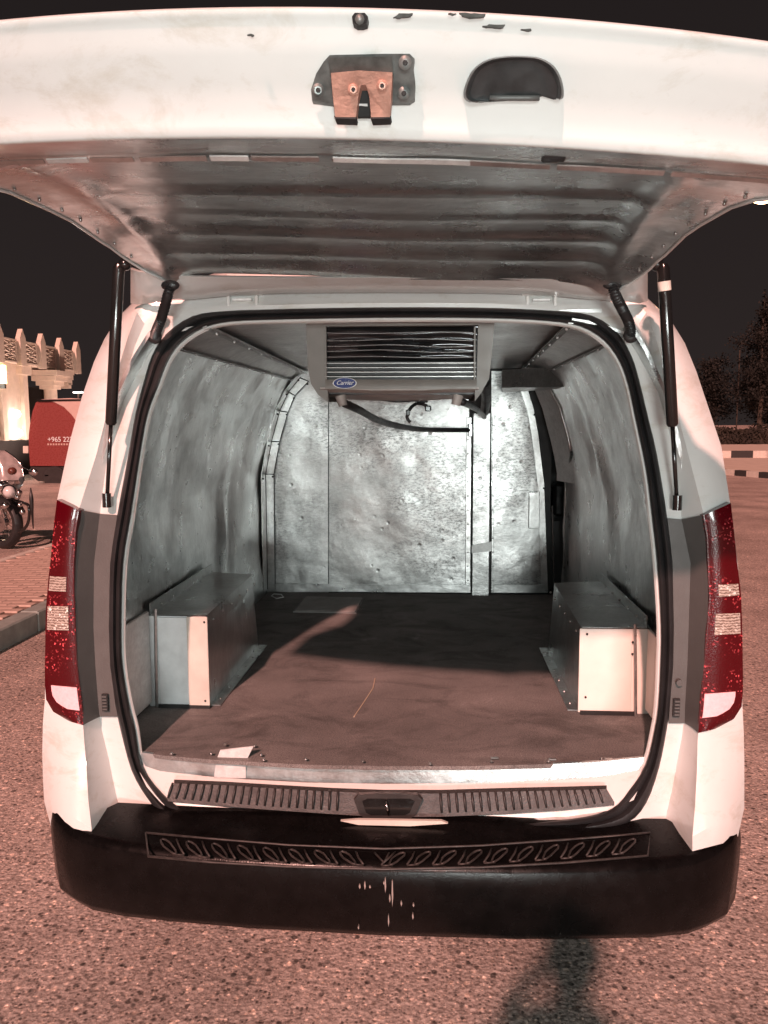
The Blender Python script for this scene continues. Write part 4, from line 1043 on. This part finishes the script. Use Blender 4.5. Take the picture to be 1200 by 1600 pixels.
for k, yy in enumerate((20.5, 24.0, 27.3)):  # added ground lamps, made up to brighten the facade the sun misses
    ul = MB().cbox((-11.9, yy-.15, .0), (-11.7, yy+.15, .16), .02).build('fill_uplight', GLOSSB, PV)
    pl = bpy.data.lights.new('facade_fill', 'SPOT'); pl.energy = 330; pl.color = (1, .66, .54); pl.spot_size = 2.2; pl.spot_blend = .8; pl.shadow_soft_size = .15
    po = bpy.data.objects.new('facade_fill', pl); COL.objects.link(po); po.location = (-11.8, yy, .3); po.rotation_euler = Vector((-.62, 0, 1)).to_track_quat('-Z', 'Y').to_euler()
# distant mast lamp, left
ml = empty('mast_lamp', (W(122, 613, 80).x, 80, 0), 'tiny twin floodlight on a mast far beyond the red van', 'lamp')
c = W(122, 613, 80)
MB().tube([(c.x, c.y, 0), tuple(c)], .09, 6).build('pole', GREYM, ml)
MB().box((c.x-.5, c.y-.1, c.z-.06), (c.x+.5, c.y+.1, c.z+.06)).build('lamp_head', emit('mast_glow', (1, .93, .85), 7), ml)

# ------------------------------------------------------------------ motorcycle
MC = empty('motorcycle', (-5.5, 9.5, 0), 'black and chrome motorcycle with a tall windscreen parked beside the pavement', 'motorcycle')
mc = W(4, 812, 9.45); wx, wy = mc.x, 9.45; R_ = .33
ax = Vector((.93, -.36, 0)).normalized(); sd = Vector((-ax.y, ax.x, 0))   # heading to the right and a little towards the camera
def bk(a, s, z): return Vector((wx, wy, 0))+ax*a+sd*s+Vector((0, 0, z))
def bwheel(a0, nm='wheel'):
    prof = [(.235, -.05), (.30, -.065), (.335, -.03), (.34, 0), (.335, .03), (.30, .065), (.235, .05)]
    t_ = MB().grid([[bk(a0+a*math.cos(t), b, .34+a*math.sin(t)) for a, b in prof] for t in [2*math.pi*i/32 for i in range(33)]]).build(nm, RUBBER, MC, True, 40)
    MB().grid([[bk(a0+a*math.cos(t), b, .34+a*math.sin(t)) for a, b in ((.245, -.045), (.225, -.03), (.225, .03), (.245, .045))] for t in [2*math.pi*i/32 for i in range(33)]]).build('rim', CHROME, t_, True, 40)
    for k in range(18):
        t = 2*math.pi*k/18; MB().tube([bk(a0+.03*math.cos(t+.3), -.03*(-1)**k, .34+.03*math.sin(t+.3)), bk(a0+.23*math.cos(t), 0, .34+.23*math.sin(t))], .004, 4).build('spoke', CHROME, t_)
    MB().tube([bk(a0, -.06, .34), bk(a0, .06, .34)], .05, 12).build('hub', CHROME, t_, True, 40)
    MB().tube([bk(a0, -.062, .34), bk(a0, -.058, .34)], .12, 20).build('brake_disc', CHROME, t_, True, 40)
bwheel(0); bwheel(-1.55)
MB().grid([[bk(.36*math.cos(t), b, .34+.37*math.sin(t)) for b in (-.075, -.04, .04, .075)] for t in [math.radians(20+i*10) for i in range(14)]]).build('front_mudguard', GLOSSB, MC, True, 60)
for s in (-.09, .09):
    MB().tube([bk(0, s, .34), bk(-.18, s, .72), bk(-.32, s, 1.05)], [.028, .026, .022], 10).build('fork', CHROME, MC, True)
hl = W(14, 768, 9.2)
hlo = MB().sphere(hl, .095, 16, 8, (1, .8, 1)).build('headlamp', CHROME, MC, True)
MB().sphere(hl+Vector((.02, -.03, 0)), .075, 14, 8).build('headlamp_glass', simple('headlamp_lens', (.6, .6, .6), .1, coat=.8), hlo, True)
for p_, r_ in (((2, 758), .05), ((27, 776), .045), ((8, 790), .05), ((31, 789), .03)): MB().sphere(W(*p_, 9.25), r_, 12, 6).build('auxiliary_lamp', CHROME, MC, True)
MB().cbox(tuple(W(-6, 758, 9.3)), tuple(W(30, 750, 9.4)), .01).build('lamp_bracket', CHROME, MC)
MB().sphere(W(19, 736, 9.28), .055, 12, 6, (1, 1, .9)).build('indicator_lamp', simple('amber_dark', (.12, .04, .03), .2), MC, True)
ws_ = []
for i in range(9):
    t = i/8; xr = interp([(0, 30), (.25, 38), (.6, 35), (.85, 22), (1, 8)], t); yt_ = 764-62*t
    ws_.append([W(-52+(xr+52)*j/10, yt_-(4 if 2 < j < 8 else 0)+j*.2, 9.45-.10*math.sin(math.pi*j/10)+.14*t) for j in range(11)])
solid(ws_, (0, .005, 0)).build('windscreen', simple('hazy_screen', (.34, .30, .29), .12, var=.35, scale=9, coat=.6), MC, True, 60)
MB().tube([r_[-1]+Vector((0, -.002, 0)) for r_ in ws_], .008, 6).build('screen_edge', CHROME, MC, True)
MB().tube(spline([bk(-.34, -.42, 1.08), bk(-.30, -.25, 1.06), bk(-.32, 0, 1.02), bk(-.30, .25, 1.06), bk(-.34, .42, 1.08)]), .014, 8).build('handlebar', CHROME, MC, True)
for s in (-.40, .40): MB().tube([bk(-.33, s*.8, 1.07), bk(-.33, s, 1.08)], .02, 8).build('grip', RUBBER, MC, True)
mq = bk(-.1, -.1, 1); mm = W(52, 738, 9.2)
MB().tube([bk(-.32, .32, 1.07), mm.lerp(bk(-.32, .32, 1.07), .4)+Vector((0, 0, .04)), mm], .007, 6).build('mirror_arm', CHROME, MC, True)
MB().sphere(mm, .062, 12, 6, (1, .45, .75)).build('mirror', CHROME, MC, True)
g_ = [W(22, 782, 9.3), W(38, 786, 9.25), W(45, 792, 9.2), W(45, 812, 9.2), W(40, 824, 9.2), W(30, 832, 9.25)]
MB().tube(spline(g_, 5), .019, 8).build('crash_bar', GLOSSB, MC, True)
for pxa in ((30, 770), (35, 800)): MB().sphere(W(*pxa, 9.2), .04, 10, 5).build('spotlight', CHROME, MC, True)
MB().sphere(bk(-.62, 0, .86), .2, 16, 8, (1.5, .75, .7)).build('fuel_tank', GLOSSB, MC, True)
MB().cbox((bk(-.75, 0, 0).x-.22, bk(-.75, 0, 0).y-.16, .30), (bk(-.75, 0, 0).x+.22, bk(-.75, 0, 0).y+.16, .66), .06).build('engine', CHROME, MC)
MB().sphere(bk(-1.15, 0, .78), .22, 14, 8, (1.6, .8, .4)).build('seat', RUBBER, MC, True)
MB().tube([bk(-.6, -.16, .36), bk(-1.2, -.17, .30), bk(-1.8, -.17, .34)], [.03, .04, .05], 10).build('exhaust', CHROME, MC, True)
MB().tube([bk(-.3, 0, .95), bk(-.9, 0, .72), bk(-1.5, 0, .62)], .03, 8).build('frame', GLOSSB, MC, True)
MB().tube([bk(-.6, .2, .35), bk(-.5, .32, .01)], .014, 6).build('side_stand', GLOSSB, MC)
MB().tube([W(48, 762, 9.15), W(49, 780, 9.15), W(52, 826, 9.15)], [.006, .026, .006], 6).build('hanging_tassel', RUBBER, MC, True)

# ------------------------------------------------------------------ right background: hedge, trees, lamp, car
hm = MB(); rnd = random.Random(3)
def leafquad(mb, c, s, r=rnd):
    a = Vector((r.gauss(0, 1), r.gauss(0, 1), r.gauss(0, 1))).normalized(); b_ = a.cross(Vector((r.gauss(0, 1), r.gauss(0, 1), r.gauss(0, 1)))).normalized()
    n = len(mb.v); mb.v += [c-a*s, c+b_*s*.6, c+a*s, c-b_*s*.6]; mb.f.append((n, n+1, n+2, n+3))
for i in range(15000):
    x = rnd.uniform(14, 46); h = 1.05+.14*math.sin(x*1.7)+.08*math.sin(x*4.1); t = rnd.random()
    leafquad(hm, Vector((x, 46+rnd.uniform(0, 1.2), .36+h*t)), .09)
hm.box((14, 46.3, .3), (46, 47, 1.2))
ho = M('hedge', hm.v, hm.f, HEDGEM); tag(ho, 'low clipped hedge along the verge below the dark trees', 'hedge'); 
def tree(x, y, h, w, seed, label, kind):
    r = random.Random(seed); root = empty('tree', (x, y, 0), label, 'tree', 'dark trees beyond the road')
    tk = MB(); tk.tube([(x, y, 0), (x+.1, y, h*.35), (x-.05, y, h*.8), (x, y, h*.97)], [.2, .15, .07, .02], 7)
    limbs = []
    for k in range(22):
        t = .22+.75*k/22; an = r.uniform(0, 6.28); L = w*(1-t)**(.75 if kind else .35)*r.uniform(.6, 1.15)+.15
        e = Vector((x+L*math.cos(an), y+L*math.sin(an), h*t+L*.35)); tk.tube([(x, y, h*t), tuple(e)], [.05, .015], 4); limbs.append((Vector((x, y, h*t)), e, L))
    tk.build('trunk', BARK, root)
    cr = MB()
    for a, b_, L in limbs:
        for k in range(int(90+L*110)):
            c = a.lerp(b_, r.uniform(.15, 1.12))+Vector((r.gauss(0, .16+.13*L), r.gauss(0, .16+.13*L), r.gauss(0, .15+.10*L))); leafquad(cr, c, r.uniform(.06, .13), r)
    for k in range(30): leafquad(cr, Vector((x+r.gauss(0, .12), y, h*r.uniform(.9, 1.03))), .14, r)
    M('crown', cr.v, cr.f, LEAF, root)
tl_labels = [('slim dark conifer rising highest above the van roofline on the right', 1), ('broad dark tree nearest the van\'s right side', 0), ('pointed dark tree between the tallest conifer and the van', 1),
             ('dark rounded tree at the right edge of the photo', 0), ('low bushy dark tree behind the hedge at right', 0), ('ragged dark tree just right of the tallest conifer', 1)]
specs = [(26.2, 57, 12.2, 2.4), (24.2, 60, 9.2, 2.8), (22.6, 56, 10.4, 1.9), (30.0, 60, 9.6, 3.0), (25.0, 52, 6.2, 2.4), (27.9, 55, 9.6, 2.4)]
for k, ((x, y, h, w), (lb_, kd)) in enumerate(zip(specs, tl_labels)): tree(x, y, h, w, 20+k, lb_, kd)
for k, (x, y, h, w) in enumerate([(21.8, 63, 6.4, 2.6), (28.0, 66, 6.8, 3.2), (33.5, 66, 8.4, 3.2)]):
    tree(x, y, h, w, 50+k, ['low dark tree half hidden by the van on the right', 'wide low dark tree filling the gap behind the conifers', 'far dark tree past the right edge'][k], 0)
MB_car = empty('parked_car', (25.3, 50, .2), 'pale car glinting above the hedge under the dark trees', 'car')
MB().cbox((23.6, 49.2, .55), (27.2, 50.9, 1.25), .18).build('body', PINKP, MB_car); MB().prism([(24.3, 49.4, 1.25), (26.7, 49.4, 1.25), (26.2, 49.4, 1.80), (24.8, 49.4, 1.80)], (0, 1.3, 0)).build('cabin', simple('car_glass', (.3, .33, .34), .1, coat=.8), MB_car)
for x in (24.3, 26.5): MB().tube([(x, 49.15, .55), (x, 49.4, .55)], .33, 14).build('wheel', RUBBER, MB_car)
MB().box((25.2, 49.36, 1.55), (25.7, 49.39, 1.66)).build('glint_strip', emit('car_glint', (.8, .9, .9), 3), MB_car)  # glowing strip that stands in for the glint on the car
# far lamp among the trees
c = W(1156, 547, 75); fl_ = empty('far_lamp', (c.x, 75, 0), 'small white street lamp shining between the dark trees', 'lamp')
MB().tube([(c.x, 75, 0), tuple(c)], .06, 6).build('pole', BARK, fl_); MB().sphere(c+Vector((0, -14, -.9)), .12, 8, 5).build('lamp_head', emit('far_glow', (1, .95, .9), 6), fl_)
# sodium street lamp whose head shows at the right edge
SLo = empty('street_lamp', (12.4, 23, 0), 'tall street lamp with glowing orange head at the right edge under the tailgate', 'street lamp')
MB().tube([(12.4, 23, 0), (12.4, 23, 7.6), (12.1, 23, 8.2), (11.2, 23, 8.26), (9.6, 23, 8.12)], [.10, .07, .05, .045, .04], 10).build('pole', GREYM, SLo, True)
MB().cbox((8.95, 22.8, 7.90), (9.9, 23.2, 8.06), .04).build('housing', GREYM, SLo)
MB().sphere((9.16, 22.95, 7.86), .26, 12, 8, (1.3, 1, .8)).build('lamp_bulb', emit('sodium_glow', (1, .50, .26), 16), SLo, True)

# ==================================================================== added floodlight box behind the photographer, out of view
FLo = empty('floodlight', (.7, -6.75, 0), 'added, unseen floodlight box on two posts behind the photographer', 'floodlight')
MB().box((-.45, -6.75, .55), (1.85, -6.66, 1.75)).build('fill_light_box', GREYM, FLo)
for x in (-.3, 1.7): MB().tube([(x, -6.72, 0), (x, -6.72, .6)], .04, 8).build('post', GREYM, FLo, True)

# ==================================================================== photographer (casts the shadow on the tarmac)
PH = empty('person', (.09, -.36, 0), 'person in dark shirt and trousers standing and holding up a phone', 'person')
V_ = {'pel': (0, 0, .95), 'bel': (0, 0, 1.08), 'che': (0, .0, 1.27), 'nk0': (0, .0, 1.43), 'nk': (0, .01, 1.49),
      'shl': (-.19, 0, 1.38), 'ell': (-.25, .02, 1.13), 'wrl': (-.13, .22, 1.30), 'shr': (.19, 0, 1.38), 'elr': (.27, .02, 1.13), 'wrr': (.10, .23, 1.36),
      'hpl': (-.09, 0, .90), 'knl': (-.12, .02, .50), 'anl': (-.14, -.01, .09), 'tol': (-.16, .16, .04), 'hpr': (.09, 0, .90), 'knr': (.12, .02, .50), 'anr': (.14, -.01, .09), 'tor': (.16, .16, .04)}
rad = {'pel': .18, 'bel': .19, 'che': .20, 'nk0': .085, 'nk': .055, 'shl': .07, 'ell': .045, 'wrl': .03, 'shr': .07, 'elr': .045, 'wrr': .03,
       'hpl': .095, 'knl': .065, 'anl': .045, 'tol': .035, 'hpr': .095, 'knr': .065, 'anr': .045, 'tor': .035}
E_ = [('pel', 'bel'), ('bel', 'che'), ('che', 'nk0'), ('nk0', 'nk'), ('che', 'shl'), ('shl', 'ell'), ('ell', 'wrl'), ('che', 'shr'), ('shr', 'elr'), ('elr', 'wrr'), ('pel', 'hpl'), ('hpl', 'knl'), ('knl', 'anl'), ('anl', 'tol'), ('pel', 'hpr'), ('hpr', 'knr'), ('knr', 'anr'), ('anr', 'tor')]
def skinmesh(name, V, R, E, root, mat, parent, sub=1):
    ks = list(V); me = bpy.data.meshes.new(name); me.from_pydata([V[k] for k in ks], [(ks.index(a), ks.index(b)) for a, b in E], []); me.materials.append(mat)
    ob = bpy.data.objects.new(name, me); COL.objects.link(ob); ob.parent = parent
    sm = ob.modifiers.new('skin', 'SKIN'); sd_ = ob.modifiers.new('sub', 'SUBSURF'); sd_.levels = sub; sd_.render_levels = sub
    if not me.skin_vertices:
        bm = bmesh.new(); bm.from_mesh(me); bm.verts.layers.skin.verify(); bm.to_mesh(me); bm.free()
    for i, k in enumerate(ks):
        me.skin_vertices[0].data[i].radius = (R[k], R[k]); me.skin_vertices[0].data[i].use_root = (k == root)
    return ob
skinmesh('body', V_, rad, E_, 'pel', SHIRT, PH, 2)
PL = Vector((.09, -.36, 0))
def ph(p): return PL+Vector(p)
hdm = MB().sphere(ph((.02, .03, 1.61)), .1, 18, 12, (.78, .95, 1.2)); hdm.sphere(ph((.02, .125, 1.60)), .02, 8, 6, (.7, 1, 1.3)); hdm.sphere(ph((-.065, .02, 1.61)), .022, 8, 6, (.4, 1, 1.4)); hdm.sphere(ph((.105, .02, 1.61)), .022, 8, 6, (.4, 1, 1.4))
hdo = hdm.build('head', SKIN, PH, True)
for s in (-1, 1): MB().sphere(ph((.02+s*.032, .115, 1.625)), .011, 8, 6).build('eye', GLOSSB, hdo, True)
MB().tube([ph((-.005, .122, 1.557)), ph((.02, .128, 1.555)), ph((.045, .122, 1.557))], .005, 6).build('mouth', simple('lips', (.3, .13, .11), .5), hdo, True)
MB().sphere(ph((.02, .008, 1.655)), .103, 16, 8, (.82, .98, .85)).build('hair', HAIR, PH, True)
for nm, w_, s in (('wrl', (-.13, .22, 1.30), 1), ('wrr', (.10, .23, 1.36), -1)):
    w0 = Vector(w_); tgt = Vector((.0566-.04*s, .33, 1.53)); dr = (tgt-w0).normalized(); pal = w0+dr*.09; V = {'w': tuple(w0), 'p': tuple(pal)}; R2 = {'w': .026, 'p': .034}; E2 = [('w', 'p')]
    for k in range(4):
        b0 = pal+Vector((s*.0, -.012+.0, 0))+dr*.01+Vector((0, (k-1.5)*.019, 0)); m0 = b0+dr*(.035)+Vector((s*.012, 0, 0)); t0 = m0+dr*.01+Vector((s*.03, .0, .002))
        V[f'a{k}'] = tuple(b0); V[f'b{k}'] = tuple(m0); V[f'c{k}'] = tuple(t0); R2[f'a{k}'] = .009; R2[f'b{k}'] = .0085; R2[f'c{k}'] = .007; E2 += [('p', f'a{k}'), (f'a{k}', f'b{k}'), (f'b{k}', f'c{k}')]
    b0 = pal+Vector((s*.03, -.03, -.03)); V['t1'] = tuple(b0); V['t2'] = tuple(b0+dr*.04+Vector((s*.012, 0, 0))); R2['t1'] = .011; R2['t2'] = .009; E2 += [('w', 't1'), ('t1', 't2')]
    skinmesh('hand', V, R2, E2, 'w', SKIN, PH, 1)
phn = MB().cbox((CX-.037, -.028, CZ-.12), (CX+.037, -.019, CZ+.035), .003).build('phone', GLOSSB); tag(phn, 'black phone held up by the photographer', 'phone')
